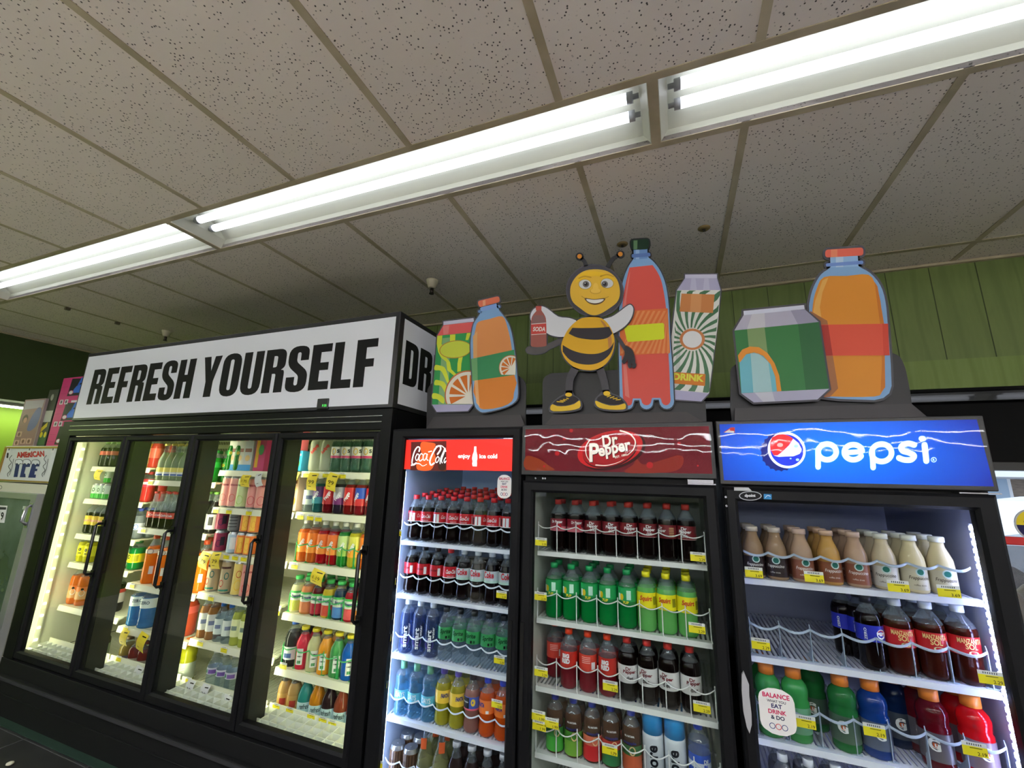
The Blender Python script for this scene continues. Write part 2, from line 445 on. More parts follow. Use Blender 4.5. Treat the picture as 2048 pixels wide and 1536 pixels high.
for i, y in enumerate((1.722, 2.061)):
    m = MB().box(-.012, .012, -.015, .015, -.022, 0)
    tag(m.obj('ceiling_clip', M((96, 86, 72), 0.5), loc=(GX(-6), y, CZ - 0.0032)), ['small ceiling clip on the far-left tee bar, nearer the lamp', 'small ceiling clip on the far-left tee bar, nearer the back wall'][i], 'ceiling clip', 'small clips on the ceiling grid')
# ================================================================ the coolers
WHITE = M((222, 224, 222), 0.35)
CREAM = M((228, 228, 200), 0.4)
RAIL = M((232, 232, 206), 0.35)
CHROME = M((150, 150, 155), 0.25, 0.9)
DK = M((40, 41, 36), 0.5)
def led_strip(parent, x, y, z0, z1, strength, col, facing, pitch=0.0, plate=(225, 228, 230)):
    """upright lamp strip; facing +1/-1 along x, 0 = towards the back; pitch > 0 gives separate diodes"""
    m = MB(); em = M(col, 0.4, emit=strength)
    if facing == 0: m.box(x - .012, x + .012, y, y + .006, z0, z1, 0).box(x - .010, x + .010, y + .006, y + .010, z0, z1, 1)
    else:
        a, b2 = sorted((x, x + facing * .006)); m.box(a, b2, y - .014, y + .014, z0, z1, 0)
        a, b2 = sorted((x + facing * .006, x + facing * .011))
        if pitch:
            z = z0 + .01
            while z < z1 - .012: m.box(a, b2, y - .007, y + .007, z, z + min(pitch * .55, .012), 1); z += pitch
        else: m.box(a, b2, y - .009, y + .009, z0, z1, 1)
    return m.obj('lamp_strip', [M(plate, 0.35), em], parent)
def shelf(parent, x0, x1, y0, z, depth, col, lip=0.034, liptilt=0.006, slat=0.0155, name='shelf', slope=0.0):
    """slatted shelf whose top is at z and front edge at y0"""
    m = MB(); n = int((x1 - x0) / slat); p = (x1 - x0) / n
    for i in range(n): m.box(x0 + i * p, x0 + i * p + p * .52, y0 + .028, y0 + depth, z - .006, z)
    m.box(x0, x1, y0, y0 + .028, z - .010, z)
    m.box(x0, x1, y0 + depth - .01, y0 + depth, z - .012, z - .006).box(x0, x1, y0 + depth * .5, y0 + depth * .5 + .01, z - .014, z - .0065)
    if slope: m.v = [(a_, b_, c_ + max(0, b_ - y0 - .028) * slope) for a_, b_, c_ in m.v]
    s = m.obj(name, col, parent)
    m = MB(); m.add([(x, y, zz) for x in (x0, x1) for y, zz in ((y0 - .001, z), (y0 - .001 - liptilt, z - lip), (y0 + .004 - liptilt, z - lip), (y0 + .004, z - .011))],
        [(0, 1, 5, 4), (1, 2, 6, 5), (2, 3, 7, 6), (3, 0, 4, 7), (0, 3, 2, 1), (4, 5, 6, 7)])
    m.obj('price_rail', RAIL if lip > .03 else col, s)
    return s
def cabinet(t, x0, x1, y0, y1, zt, inner, floor_z, wall=0.03, top_in=None, zb=0.0):
    """hollow cabinet open at the front: black outside, lined inside"""
    zi = top_in or (zt - wall)
    m = MB()
    m.box(x0, x0 + wall, y0, y1, zb, zt).box(x1 - wall, x1, y0, y1, zb, zt).box(x0 + wall, x1 - wall, y1 - wall, y1, zb, zt)
    m.box(x0 + wall, x1 - wall, y0, y1 - wall, zi, zt).box(x0 + wall, x1 - wall, y0, y1 - wall, zb, floor_z - .01)
    m.obj('cabinet', BLACK, t)
    a, b2, e = x0 + wall, x1 - wall, .004
    m = MB().box(a, a + e, y0 + .01, y1 - wall, floor_z, zi).box(b2 - e, b2, y0 + .01, y1 - wall, floor_z, zi)
    m.box(a + e, b2 - e, y1 - wall - e, y1 - wall, floor_z, zi).box(a + e, b2 - e, y0 + .01, y1 - wall - e, zi - e, zi).box(a + e, b2 - e, y0 + .01, y1 - wall - e, floor_z - .01, floor_z - .01 + e)
    m.obj('lining', inner, t)
def door(t, x0, x1, z0, z1, wl, wr, wt, wb, yf=1.70, th=0.038, col=None):
    m = MB(); xi0, xi1, zi0, zi1 = x0 + wl, x1 - wr, z0 + wb, z1 - wt
    O = [(x0, z0), (x1, z0), (x1, z1), (x0, z1)]; I = [(xi0, zi0), (xi1, zi0), (xi1, zi1), (xi0, zi1)]
    c = 0.009
    O2 = [(x0 + c, z0 + c), (x1 - c, z0 + c), (x1 - c, z1 - c), (x0 + c, z1 - c)]
    def ring(A, ya, B, yb):
        for i in range(4):
            j = (i + 1) % 4
            m.add([(A[i][0], ya, A[i][1]), (A[j][0], ya, A[j][1]), (B[j][0], yb, B[j][1]), (B[i][0], yb, B[i][1])], [(0, 1, 2, 3)])
    K = [(xi0 - c, zi0 - c), (xi1 + c, zi0 - c), (xi1 + c, zi1 + c), (xi0 - c, zi1 + c)]
    ring(O, yf + th, O, yf + .008); ring(O, yf + .008, O2, yf); ring(O2, yf, K, yf); ring(K, yf, I, yf + .010); ring(I, yf + .010, I, yf + th); ring(I, yf + th, O, yf + th)
    d = m.obj('door', col or BLACKM, t)
    MB().box(xi0, xi1, yf + .014, yf + .020, zi0, zi1).obj('glass', GLASS, d)
    return d
# ---- the long four-door cooler
LX = [-4.03, -3.372, -2.705, -2.022, -1.347]
lc = thing('drink_cooler', 'long black four-door drink cooler under the white REFRESH YOURSELF header', 'drink cooler', (0, 0, 0))
INL = M((222, 224, 196), 0.45)
cabinet(lc, -4.15, -1.286, 1.742, 2.62, 1.84, INL, 0.30, 0.03, 1.775)
m = MB(); m.box(-4.15, -4.03, 1.703, 1.7415, .31, 1.74).box(-1.347, -1.286, 1.703, 1.7415, .31, 1.74).box(-4.15, -1.286, 1.703, 1.7415, 1.735, 1.84)
m.obj('face_frame', BLACK, lc, bevel=.003)
m = MB().box(-4.05, -1.34, 1.699, 1.7025, 1.772, 1.777).box(-4.05, -1.34, 1.699, 1.7025, 1.802, 1.806)
m.obj('rail_line', CHROME, lc)
m = MB().box(-4.15, -1.286, 1.70, 1.7415, .225, .308).box(-4.15, -1.286, 1.678, 1.7415, .205, .2248).box(-4.15, -1.286, 1.70, 1.7415, .0, .2048)
m.box(-4.10, -1.33, 1.694, 1.6998, .118, .124)
m.obj('kick_panel', M((17, 17, 18), 0.6, spec=0.3), lc, bevel=.002)
m = MB().box(-4.15, -1.286, 1.672, 1.6778, .206, .222); m.obj('ledge_strip', M((44, 44, 46), 0.7), lc)
m = MB().box(-4.15, -1.286, 1.655, 1.70, .0015, .006); m.obj('floor_gasket', M((22, 50, 38), 0.7), lc)
# header light box
HB = (-4.05, -1.286, 1.70, 2.45, 1.842, 2.345)
m = MB().box(HB[0], HB[1], HB[2], HB[3], HB[4], HB[5]); hd = m.obj('header', M((34, 34, 38), 0.35), lc, bevel=.004)
for i in range(4):
    d = door(lc, LX[i] + .003, LX[i + 1] - .003, .318, 1.728, .036, .036, .036, .05)
    x = LX[i + 1] - .016; m = MB(); path = [(x, 1.70, 1.178), (x, 1.672, 1.178), (x, 1.660, 1.166), (x, 1.660, .896), (x, 1.672, .884), (x, 1.70, .884)]
    m.tube(path, .0085, 8); m.box(x - .016, x + .012, 1.6955, 1.70, 1.16, 1.20).box(x - .016, x + .012, 1.6955, 1.70, .865, .905)
    m.obj('handle', M((12, 12, 13), 0.3), d)
for i, x in enumerate(LX):
    if 0 < i < 4:
        m = MB().box(x - .030, x + .030, 1.745, 1.842, .30, 1.77); m.obj('mullion', DK, lc)
        led_strip(lc, x - .016, 1.843, .36, 1.72, LED_LONG, (255, 255, 214), 0)
led_strip(lc, -4.075, 1.744, .34, 1.72, LED_LONG, (255, 255, 214), 0)
led_strip(lc, -1.334, 1.744, .34, 1.72, LED_LONG, (255, 255, 214), 0)
led_strip(lc, -4.114, 1.83, .36, 1.70, 3.0, (255, 255, 230), 1, pitch=0.075, plate=(226, 228, 200))
m = MB()                                                             # evaporator duct with slots along the top
m.box(-4.11, -1.325, 2.30, 2.32, 1.64, 1.77)
for k in range(150):
    x = -4.09 + k * .0184; m.box(x, x + .008, 2.2985, 2.2998, 1.668, 1.69, 1); m.box(x, x + .008, 2.2985, 2.2998, 1.72, 1.742, 1)
m.obj('air_duct', [M((214, 220, 170), 0.5), M((50, 56, 30), 0.8)], lc)
SECX = [(-4.085, -3.402), (-3.385, -2.722), (-2.705, -2.040), (-2.022, -1.350)]
SECZ = [[1.528, 1.296, 1.053, .860, .581, .375], [1.447, 1.137, .795, .540, .375], [1.524, 1.300, 1.040, .815, .565, .368], [1.530, 1.306, 1.041, .788, .528, .366]]
FYL = 1.90
for s in range(4):
    for z in SECZ[s][:-1]: shelf(lc, SECX[s][0], SECX[s][1], FYL, z, .52, CREAM)
    shelf(lc, SECX[s][0], SECX[s][1], FYL, .305, .52, CREAM, lip=.012, liptilt=0)
    z = SECZ[s][-1]; m = MB().box(SECX[s][0], SECX[s][1], FYL - .008, FYL - .002, z - .036, z + .001); m.obj('price_rail', RAIL, lc)
m = MB()                                                             # plastic grate over the front of the well
for k in range(48):
    x = -4.10 + k * .0576
    m.add([(x + dx, y, z) for dx in (0, .004) for y, z in ((1.752, .300), (1.895, .306), (1.895, .352), (1.752, .340))], [(0, 1, 2, 3), (7, 6, 5, 4), (0, 4, 5, 1), (2, 6, 7, 3), (1, 5, 6, 2), (0, 3, 7, 4)])
for k in range(4):
    y = 1.752 + k * .046; z = .300 + k * .003; m.box(-4.11, -1.325, y, y + .004, z, z + .040)
m.obj('well_grate', M((226, 230, 216), 0.4), lc)
for s in range(4):
    m = MB()
    for q in (.04, .33, .62): x = SECX[s][0] + q; m.tube([(x, 1.897, .30), (x, 1.897, .334)], .003).tube([(x + .02, 1.897, .30), (x + .02, 1.897, .334)], .003)
    m.tube([(SECX[s][0], 1.898, .318), (SECX[s][1], 1.898, .318)], .003)
    m.obj('rail_support', CREAM, lc)
# thermometer window in the header
m = MB().box(-1.762, -1.686, 1.692, 1.6995, 1.846, 1.905); th = m.obj('thermometer_housing', M((10, 10, 10), 0.3), lc, bevel=.006)
a = Art(front(1.6918)); a.text('F:35', -1.722, 1.860, .028, .012, M((60, 190, 70), .5, emit=1.5), 1); a.obj('digits', th)
# ---- three upright coolers
def upright(label, x0, x1, zt, zdoor, glass, inner, fz=0.12):
    t = thing('drink_cooler', label, 'drink cooler', (0, 0, 0))
    cabinet(t, x0, x1, 1.742, 2.42, zt, inner, fz, 0.032, zdoor - .03)
    gl, gr, gt = glass
    d = door(t, x0 + .001, x1 - .001, .10, zdoor, gl - x0, x1 - gr, zdoor - gt, .08)
    MB().box(x0 + .02, x1 - .02, 1.72, 1.7415, .01, .09).obj('kick_panel', BLACK, t)
    return t, d
rc, rdoor = upright('black upright cooler with red enjoy ice cold panel, next to the long cooler', -1.274, -.612, 1.742, 1.735, (-1.205, -.655, 1.692), M((176, 190, 212), .45))
mc, mdoor = upright('black upright cooler with maroon header, between the red and blue sign coolers', -.606, .124, 1.738, 1.512, (-.560, .080, 1.467), M((206, 212, 200), .45))
bc, bdoor = upright('black upright cooler with lit blue header, rightmost of the coolers', .145, .866, 1.738, 1.508, (.186, .813, 1.462), M((150, 154, 178), .45))
m = MB().box(-.608, .126, 1.694, 1.7415, 1.535, 1.740); mh = m.obj('header', M((38, 38, 40), .45), mc, bevel=.003)
m = MB().box(.136, .868, 1.694, 1.7415, 1.518, 1.741); bh = m.obj('header', M((34, 34, 36), .4), bc, bevel=.003)
m = MB()
for x in (-.560, -.528, -.518): m.tube([(x, 1.7385, 1.523), (x, 1.7415, 1.523)], .004, 8)
m.box(.030, .122, 1.700, 1.7415, 1.514, 1.5185).box(.03, .115, 1.706, 1.7415, 1.5190, 1.532)
m.obj('hinge', CHROME, mc)
m = MB().box(.78, .875, 1.700, 1.7415, 1.5095, 1.513); m.obj('hinge', CHROME, bc)
m = MB()
for z in (1.475, 1.445): m.tube([(.150, 1.697, z), (.150, 1.70, z)], .004, 8)
m.obj('screw', CHROME, bc)
FY = 1.78
SL = .11
RZ = [1.222, .993, .748, .507, .262]; MZ = [1.232, .979, .740, .520, .30]; BZ = [1.202, .961, .722, .470]
for z in RZ: shelf(rc, -1.238, -.650, FY, z, .56, M((226, 232, 240), .35), lip=.016, liptilt=.0, slope=SL)
for z in MZ: shelf(mc, -.560, .078, FY, z, .56, M((226, 230, 226), .35), lip=.018, liptilt=.0)
for z in BZ: shelf(bc, .192, .822, FY, z, .56, M((226, 230, 240), .35), lip=.018, liptilt=.0)
led_strip(rc, -1.2375, 1.765, .16, 1.66, 9.0, (205, 222, 255), 1, pitch=.030)
led_strip(rc, -1.222, 1.743, .16, 1.54, LED_RED, (205, 222, 255), 0)
led_strip(rc, -.634, 1.743, .16, 1.54, LED_RED, (205, 222, 255), 0)
led_strip(mc, -.585, 1.743, .16, 1.44, LED_MAROON, (248, 250, 236), 0)
led_strip(mc, .102, 1.743, .16, 1.44, LED_MAROON, (248, 250, 236), 0)
led_strip(bc, .8297, 1.765, .16, 1.42, LED_BLUE, (196, 206, 255), -1, pitch=.022, plate=(200, 205, 235))
led_strip(bc, .170, 1.743, .16, 1.42, LED_BLUE * .3, (196, 206, 255), 0)
# lit header of the blue cooler is in its sign; door grips
m = MB().prism([(0, .085), (-.006, .075), (-.010, .03), (-.010, -.03), (-.004, -.07), (.002, -.085), (.010, -.06), (.012, -.03), (.010, .02), (.012, .05)], lambda u, v, w: (.160 + u, 1.70 - w, .853 + v), .010, 0)
m.obj('grip', M((168, 168, 172), .4), bdoor)
m = MB().box(-.648, -.634, 1.696, 1.70, .62, .98); m.obj('grip', M((12, 12, 13), .35), rdoor)
m = MB().box(-.598, -.584, 1.696, 1.70, .62, .98); m.obj('grip', M((12, 12, 13), .35), mdoor)

# shop shelving behind the camera, seen only in the door glass
gm = M((38, 44, 66), .6); gs = M((120, 122, 126), .5)
t = thing('shop_shelving', 'low dark shelving run behind the camera, left third', 'shelving', (-4.1, -.95, 0), 'low shelving runs behind the camera')
MB().box(-1.95, 1.95, -.02, .02, .12, 1.36).obj('back_panel', gm, t); MB().box(-1.95, 1.95, -.42, .42, .0, .12).obj('base_deck', gs, t)
for z in (.45, .78, 1.1): MB().box(-1.95, 1.95, -.36, -.021, z, z + .025).box(-1.95, 1.95, .021, .36, z, z + .025).obj('shelf', gs, t)
dup(t, (0, -.95, 0), 'low dark shelving run behind the camera, middle third'); dup(t, (4.1, -.95, 0), 'low dark shelving run behind the camera, right third')
# ================================================================ drinks
SHP = {
 'soda': [(0, .60), (.015, .84), (.05, .97), (.10, 1), (.68, 1), (.75, .88), (.82, .62), (.88, .40), (.905, .36)],
 'contour': [(0, .62), (.02, .88), (.08, 1), (.16, .98), (.26, .90), (.34, .90), (.40, 1), (.66, 1), (.74, .86), (.82, .58), (.88, .40), (.905, .36)],
 'smooth': [(0, .84), (.03, 1), (.64, 1), (.74, .92), (.82, .68), (.87, .44), (.905, .38)],
 'ribbed': [(0, .86), (.03, 1), (.10, 1), (.125, .95), (.15, 1), (.20, 1), (.225, .95), (.25, 1), (.54, 1), (.57, .91), (.61, .97), (.70, 1), (.77, .90), (.82, .68), (.85, .54)],
 'milk': [(0, .88), (.03, 1), (.48, 1), (.60, .95), (.72, .74), (.82, .54), (.90, .50)],
 'jar': [(0, .9), (.03, 1), (.60, 1), (.68, .95), (.78, .74), (.85, .52), (.90, .48)],
 'flask': [(0, .9), (.03, 1), (.56, 1), (.66, .90), (.77, .60), (.86, .42), (.915, .40)],
 'longneck': [(0, .85), (.03, 1), (.45, 1), (.54, .96), (.64, .74), (.74, .48), (.90, .36), (.94, .36)],
 'can': [(0, .70), (.02, .80), (.05, 1), (.88, 1), (.94, .90), (.975, .84), (1.0, .84)],
 'widecap': [(0, .85), (.03, 1), (.60, 1), (.66, .97)],
 'jug': [(0, .9), (.03, 1), (.62, 1), (.72, .86), (.82, .58), (.88, .42), (.91, .38)],
}
def liq(c, k=.6): return clear_mat('drink_%d_%d_%d' % c, c, c, k, 1.4, .04)
def solid(c): return M(c, .06, spec=.26)
COLA = solid((14, 6, 5)); AMB = liq((92, 44, 14), .55); WATER = clear_mat('water', (226, 236, 242), (196, 214, 226), .10)
BLUEW = clear_mat('blue_bottle', (176, 214, 232), (120, 176, 204), .22)
W = (236, 238, 238); K = (20, 20, 22)
PR = {}
def P(key, shape, H, R, liquid, desc, cap=None, label=None, prints=(), fill=.84, pet=None, capr=None, name='drink_bottle', cat='bottle', seg=20):
    PR[key] = dict(shape=shape, H=H, R=R, liq=liquid, desc=desc, cap=cap, label=label, prints=prints, fill=fill, pet=pet or PET, capr=capr, name=name, cat=cat, seg=seg, proto=None)
def T(s, u, z, w, h, c, bold=.02, shear=0., rot=0.): return ('t', s, u, z, w, h, c, bold, shear, rot)
def E_(u, z, a, b2, c): return ('e', u, z, a, b2, c)
def Q(u0, u1, z0, z1, c): return ('r', u0, u1, z0, z1, c)
def code(u, z0=.42, z1=.60, c=W): return Q(u - .006, u + .006, z0, z1, c)
RED = (196, 22, 34)
# red-sign cooler
P('cola', 'contour', .205, .0335, COLA, 'cola bottle, red label, red cap', (210, 34, 40), (.41, .64, [(.41, .64, RED), (.41, .425, W)]), [T('Coca-Cola', -.022, .50, .044, .017, W, .02, .25), code(.042), T('ORIGINAL TASTE', -.014, .44, .028, .004, W)], fill=.80)
P('colab', 'contour', .205, .0335, COLA, 'cola bottle, red label, barcode turned out', (210, 34, 40), (.41, .64, [(.41, .64, RED), (.41, .425, W)]), [code(-.012), code(.004), Q(-.03, -.022, .44, .58, K), T('Coca-Cola', .018, .50, .04, .017, W, .02, .25)], fill=.80)
P('colaz', 'contour', .205, .0335, COLA, 'cola bottle, red label, black cap', (24, 20, 20), (.41, .64, [(.41, .64, (186, 24, 34))]), [code(.012, .43, .58), T('Zero Sugar', -.030, .50, .032, .012, (40, 10, 12), .02, .2)], fill=.84)
P('diet', 'contour', .205, .0335, COLA, 'diet cola bottle, silver label, white cap', (214, 224, 230), (.41, .64, [(.41, .64, (190, 200, 204)), (.41, .46, (170, 204, 190))]), [T('Coke', -.023, .505, .046, .026, (190, 24, 40), .03)], fill=.84)
P('smart', 'smooth', .214, .0325, clear_mat('blue_tint_water', (150, 170, 206), (90, 112, 160), .22), 'clear water bottle, upright white lettering', (216, 224, 232), None, [T('smart', .004, .12, .085, .017, W, .03, 0, 90), T('water', .016, .36, .045, .009, W, .01, 0, 90), E_(-.004, .26, .019, .022, (70, 50, 140))])
P('sprz', 'contour', .205, .0335, WATER, 'clear lemon-lime bottle, green label, dark cap', (36, 38, 40), (.41, .64, [(.41, .64, (52, 150, 84))]), [T('Sprite', -.024, .50, .044, .022, (16, 60, 34), .03, .15), Q(.0, .008, .43, .48, K), Q(.012, .02, .43, .48, (30, 90, 50))])
P('days', 'ribbed', .203, .0335, BLUEW, 'pale blue water bottle, green cap', (104, 170, 134), (.30, .48, [(.30, .48, (98, 190, 214))]), [T('DAYS', -.020, .35, .04, .02, W, .02)], capr=.42)
P('fy', 'contour', .205, .0335, liq((196, 188, 40), .5), 'yellow soda bottle, purple cap', (96, 78, 168), (.41, .64, [(.41, .64, (240, 200, 60))]), [T('FANTA', .006, .51, .032, .016, (40, 50, 120), .05, .1), T('PINEAPPLE', -.024, .43, .022, .006, (120, 80, 20), .0, 0, 90), code(-.036)])
P('guava', 'contour', .205, .0335, liq((176, 122, 110), .5), 'pinkish juice bottle, black and blue label', (34, 26, 26), (.41, .64, [(.41, .64, (64, 90, 180)), (.41, .44, (220, 90, 110))]), [Q(-.036, -.004, .44, .63, (26, 28, 36)), T('Simple', -.032, .53, .024, .008, W, .02), E_(.012, .55, .009, .013, (236, 200, 60))])
P('fo', 'contour', .205, .0335, liq((226, 92, 18), .6), 'orange soda bottle, blue cap', (36, 62, 200), (.41, .64, [(.41, .64, (240, 120, 30))]), [T('FANTA', -.030, .52, .032, .016, (36, 44, 130), .05, .1), code(.014, .42, .47)])
P('wood', 'can', .150, .033, None, 'wood-grain coffee can', None, (.04, .90, [(.04, .90, (92, 66, 44))]), [Q(u, u + .003, .06, .88, (52, 36, 24)) for u in (-.03, -.018, -.006, .004, .016, .028)], name='drink_can', cat='can')
P('gold', 'longneck', .245, .036, liq((200, 200, 150), .2), 'glass bottle with gold foil neck', (198, 150, 70), (.20, .42, [(.20, .42, (214, 220, 228))]), [T('EVIEN', -.022, .28, .044, .014, (120, 60, 60), .03), Q(-.012, .012, .70, .86, (214, 96, 50))], capr=.40)
P('darkw', 'flask', .215, .034, solid((46, 34, 32)), 'dark coffee bottle, white cap', (206, 208, 212), (.22, .60, [(.22, .60, (40, 34, 36))]), [T('ICED', -.014, .48, .028, .010, W, .02), Q(-.010, .012, .24, .40, (150, 160, 170))], capr=.50)
# maroon-sign cooler
MAR = (120, 24, 32)
DRT = [T('Dr', -.012, .55, .020, .012, W, .03), T('Pepper', -.022, .485, .044, .015, W, .03, .1), T('(23)', -.010, .425, .020, .010, W, .03)]
P('drp', 'soda', .205, .0335, COLA, 'dark soda bottle, maroon label, red cap', (206, 60, 52), (.39, .63, [(.39, .63, MAR), (.39, .40, (190, 150, 150))]), DRT, fill=.80)
P('drpb', 'soda', .205, .0335, COLA, 'dark soda bottle, maroon label, gold print', (206, 60, 52), (.39, .63, [(.39, .63, MAR)]), [T('Dr', -.032, .55, .016, .012, W, .03), T('Pepper', -.040, .485, .036, .015, W, .03, .1)] + [Q(.008, .026, z, z + .012, (214, 176, 120)) for z in (.42, .45, .48, .51, .54, .57)], fill=.80)
P('cher', 'soda', .205, .0335, COLA, 'dark soda bottle, pink-maroon label', (196, 60, 56), (.39, .63, [(.39, .48, (206, 110, 124)), (.48, .63, (130, 26, 44))]), [T('Dr Pepper', -.022, .53, .044, .014, W, .03, .1), E_(.010, .48, .008, .011, (190, 20, 30))], fill=.80)
P('sup', 'soda', .205, .035, liq((14, 150, 66), .55), 'green soda bottle, green cap', (22, 150, 84), (.40, .70, [(.40, .70, (30, 158, 84)), (.40, .47, (18, 120, 60))]), [Q(.002, .018, .50, .66, (196, 236, 214)), E_(-.016, .54, .007, .012, (222, 190, 40)), Q(-.03, -.022, .48, .60, W), T('7UP', -.012, .43, .022, .010, (240, 220, 60), .04)], fill=.80)
P('squ', 'soda', .205, .035, liq((120, 206, 110), .6), 'pale green soda bottle, yellow cap', (232, 222, 30), (.40, .66, [(.40, .66, (236, 226, 30))]), [T('Squirt', -.026, .50, .042, .022, (206, 60, 50), .03, .15), Q(.024, .04, .46, .60, (140, 140, 30))], fill=.82)
P('bigr', 'soda', .205, .0335, liq((132, 16, 34), .7), 'dark red soda bottle, orange-red cap', (238, 70, 34), (.36, .64, [(.36, .64, (196, 46, 34))]), [T('BIG', -.014, .53, .026, .015, W, .06), T('RED', -.016, .44, .030, .017, W, .06)], fill=.70)
P('bigb', 'soda', .205, .0335, liq((132, 16, 34), .7), 'dark red soda bottle, barcode out', (238, 70, 34), (.36, .64, [(.36, .64, (214, 66, 50))]), [Q(-.016, .016, z, z + .012, (250, 190, 180)) for z in (.50, .53, .56, .59)] + [Q(.020, .036, .40, .52, W)], fill=.70)
P('ddr', 'soda', .206, .0345, COLA, 'diet soda bottle, white label, red cap', (206, 56, 50), (.30, .58, [(.30, .58, (222, 222, 220))]), [T('Dr', -.014, .50, .018, .012, MAR, .03), T('Pepper', -.024, .44, .046, .014, MAR, .03, .1), T('diet', -.012, .35, .024, .013, (60, 50, 50), .02)], fill=.86)
for k, d, c1, c2 in (('ap1', 'apple juice bottle, green label', (70, 170, 60), (60, 140, 60)), ('ap2', 'apple juice bottle, pale green label', (120, 176, 60), (80, 150, 50)), ('apr', 'apple juice bottle, red label', (204, 40, 44), (230, 120, 90)), ('apg', 'juice bottle, dark green label', (50, 120, 70), (190, 60, 50)), ('apo', 'juice bottle, peach print', (200, 96, 60), (60, 110, 60))):
    P(k, 'smooth', .188, .0335, liq((120, 84, 60), .35), d + ', blue cap', (44, 60, 168), (.05, .55, [(.05, .30, c1), (.30, .46, c2)]), [T('snapple', -.024, .47, .046, .012, (40, 44, 110), .04), T('ALL NATURAL', -.018, .60, .034, .006, W, .02), E_(.008, .38, .011, .014, (240, 200, 150))])
P('core', 'widecap', .200, .036, M((204, 212, 218), .25), 'white water bottle, wide blue cap', (36, 140, 206), None, [T('core', .006, .10, .085, .026, (24, 26, 34), .03, 0, 90)], fill=.9, capr=.93, pet=M((204, 212, 218), .25))
P('deb', 'smooth', .190, .035, WATER, 'clear water bottle, blue label', (40, 80, 214), (.22, .56, [(.22, .56, (44, 84, 190)), (.36, .44, (214, 222, 236))]), [T('DE', .008, .44, .016, .012, W, .04), T('BL', .008, .36, .016, .012, (40, 70, 180), .04)])
# blue-sign cooler
def frap(k, d, liqc, lab, capc, txt=(70, 60, 50)):
    P(k, 'milk', .171, .0330, solid(liqc), d, capc, (.06, .42, [(.06, .42, lab)]) if lab else None,
      [T('Frappuccino', -.026, .22, .052, .013, txt, .01, .2), E_(.004, .37, .012, .012, (190, 214, 208)), E_(.004, .37, .0085, .0085, (40, 110, 96)), T('coffee drink', -.016, .13, .03, .005, txt, .0)], fill=.90, capr=.60, pet=solid(liqc))
frap('frd', 'coffee bottle, dark brown label, tan cap', (150, 122, 92), (44, 30, 28), (200, 186, 168), (226, 222, 214))
frap('frt', 'coffee bottle, mocha label, pale cap', (172, 142, 116), (140, 84, 62), (208, 178, 156), (232, 226, 220))
frap('frc', 'caramel coffee bottle, brown label, pale cap', (186, 142, 74), (128, 74, 46), (206, 170, 140), (232, 226, 220))
frap('frv', 'vanilla coffee bottle, white label, cream cap', (196, 180, 148), (206, 202, 192), (222, 222, 206))
frap('frl', 'cream coffee bottle, pale label, cream cap', (206, 192, 150), (196, 188, 162), (222, 222, 206))
P('peps', 'soda', .214, .036, COLA, 'dark soda bottle, blue label', (40, 40, 46), (.40, .62, [(.40, .62, (34, 44, 170))]), [T('PEPSI', .004, .49, .030, .010, W, .05), E_(.018, .51, .014, .014, W), E_(.018, .525, .012, .007, (206, 40, 50)), T('ZERO', -.020, .42, .034, .007, W, .02, 0, 90)], fill=.86)
P('manz', 'soda', .214, .038, liq((64, 22, 14), .7), 'apple soda bottle, red label', (214, 222, 226), (.38, .62, [(.38, .62, (190, 34, 38))]), [T('MANZANITA', -.028, .535, .056, .014, (226, 200, 130), .02), T('SOL', -.013, .465, .028, .015, (226, 200, 130), .02), E_(.004, .42, .012, .006, (206, 210, 150))], fill=.80)
def gat(k, d, c, dark=None):
    P(k, 'ribbed', .209, .0385, liq(c, .6), d, (226, 128, 46), (.13, .48, [(.13, .48, dark or (120, 124, 120))]),
      [T('G', -.016, .26, .026, .034, (230, 232, 228), .06), Q(-.006, .004, .30, .36, (200, 90, 40))], fill=.95, capr=.60, pet=liq(c, .6))
gat('gg', 'lime green sports drink, orange cap', (70, 176, 90), (110, 170, 130))
gat('gdg', 'dark green sports drink, orange cap', (40, 128, 62), (70, 96, 76))
gat('gb', 'blue sports drink, orange cap', (20, 66, 150), (84, 96, 118))
gat('gn', 'navy sports drink, orange cap', (14, 40, 84), (60, 68, 80))
gat('gr', 'dark red sports drink, orange cap', (110, 10, 26), (96, 90, 96))
gat('gred', 'bright red sports drink, orange cap', (226, 20, 30), (130, 110, 116))
P('wc', 'smooth', .215, .034, clear_mat('dim_water', (150, 156, 176), (90, 96, 120), .3), 'clear bottle, printed white cap', (222, 226, 230), (.2, .5, [(.2, .5, (60, 66, 96))]), [E_(0, .4, .01, .01, W)])
# long cooler
def fay(k, d, c, l1, l2, H=.222, R=.036, capc=(232, 234, 226), txt=W, word='Faygo'):
    P(k, 'soda', H, R, c, d, capc, (.24, .70, [(.24, .70, l1), (.24, .42, l2)]), [T(word, -.012, .32, .050, .024, txt, .04, .1, 62)], fill=.86)
fay('fyo', 'orange soda bottle, orange label', liq((232, 116, 40), .6), (240, 130, 40), (250, 160, 60))
fay('fyr', 'red soda bottle, orange label', liq((180, 20, 30), .7), (240, 120, 50), (250, 150, 60))
fay('fyg', 'green soda bottle, pale label', liq((40, 150, 50), .6), (196, 220, 140), (160, 200, 90))
fay('fyy', 'yellow soda bottle, yellow label', liq((214, 206, 50), .6), (220, 216, 90), (250, 170, 50))
fay('ft', 'teal soda bottle, purple label', liq((30, 110, 110), .6), (96, 60, 120), (60, 150, 160), H=.203)
fay('fr', 'red soda bottle, red label', liq((120, 14, 24), .7), (206, 30, 40), (180, 40, 40), H=.203)
fay('fg', 'dark soda bottle, silver-purple label', liq((50, 40, 60), .6), (190, 190, 200), (130, 50, 120), H=.203)
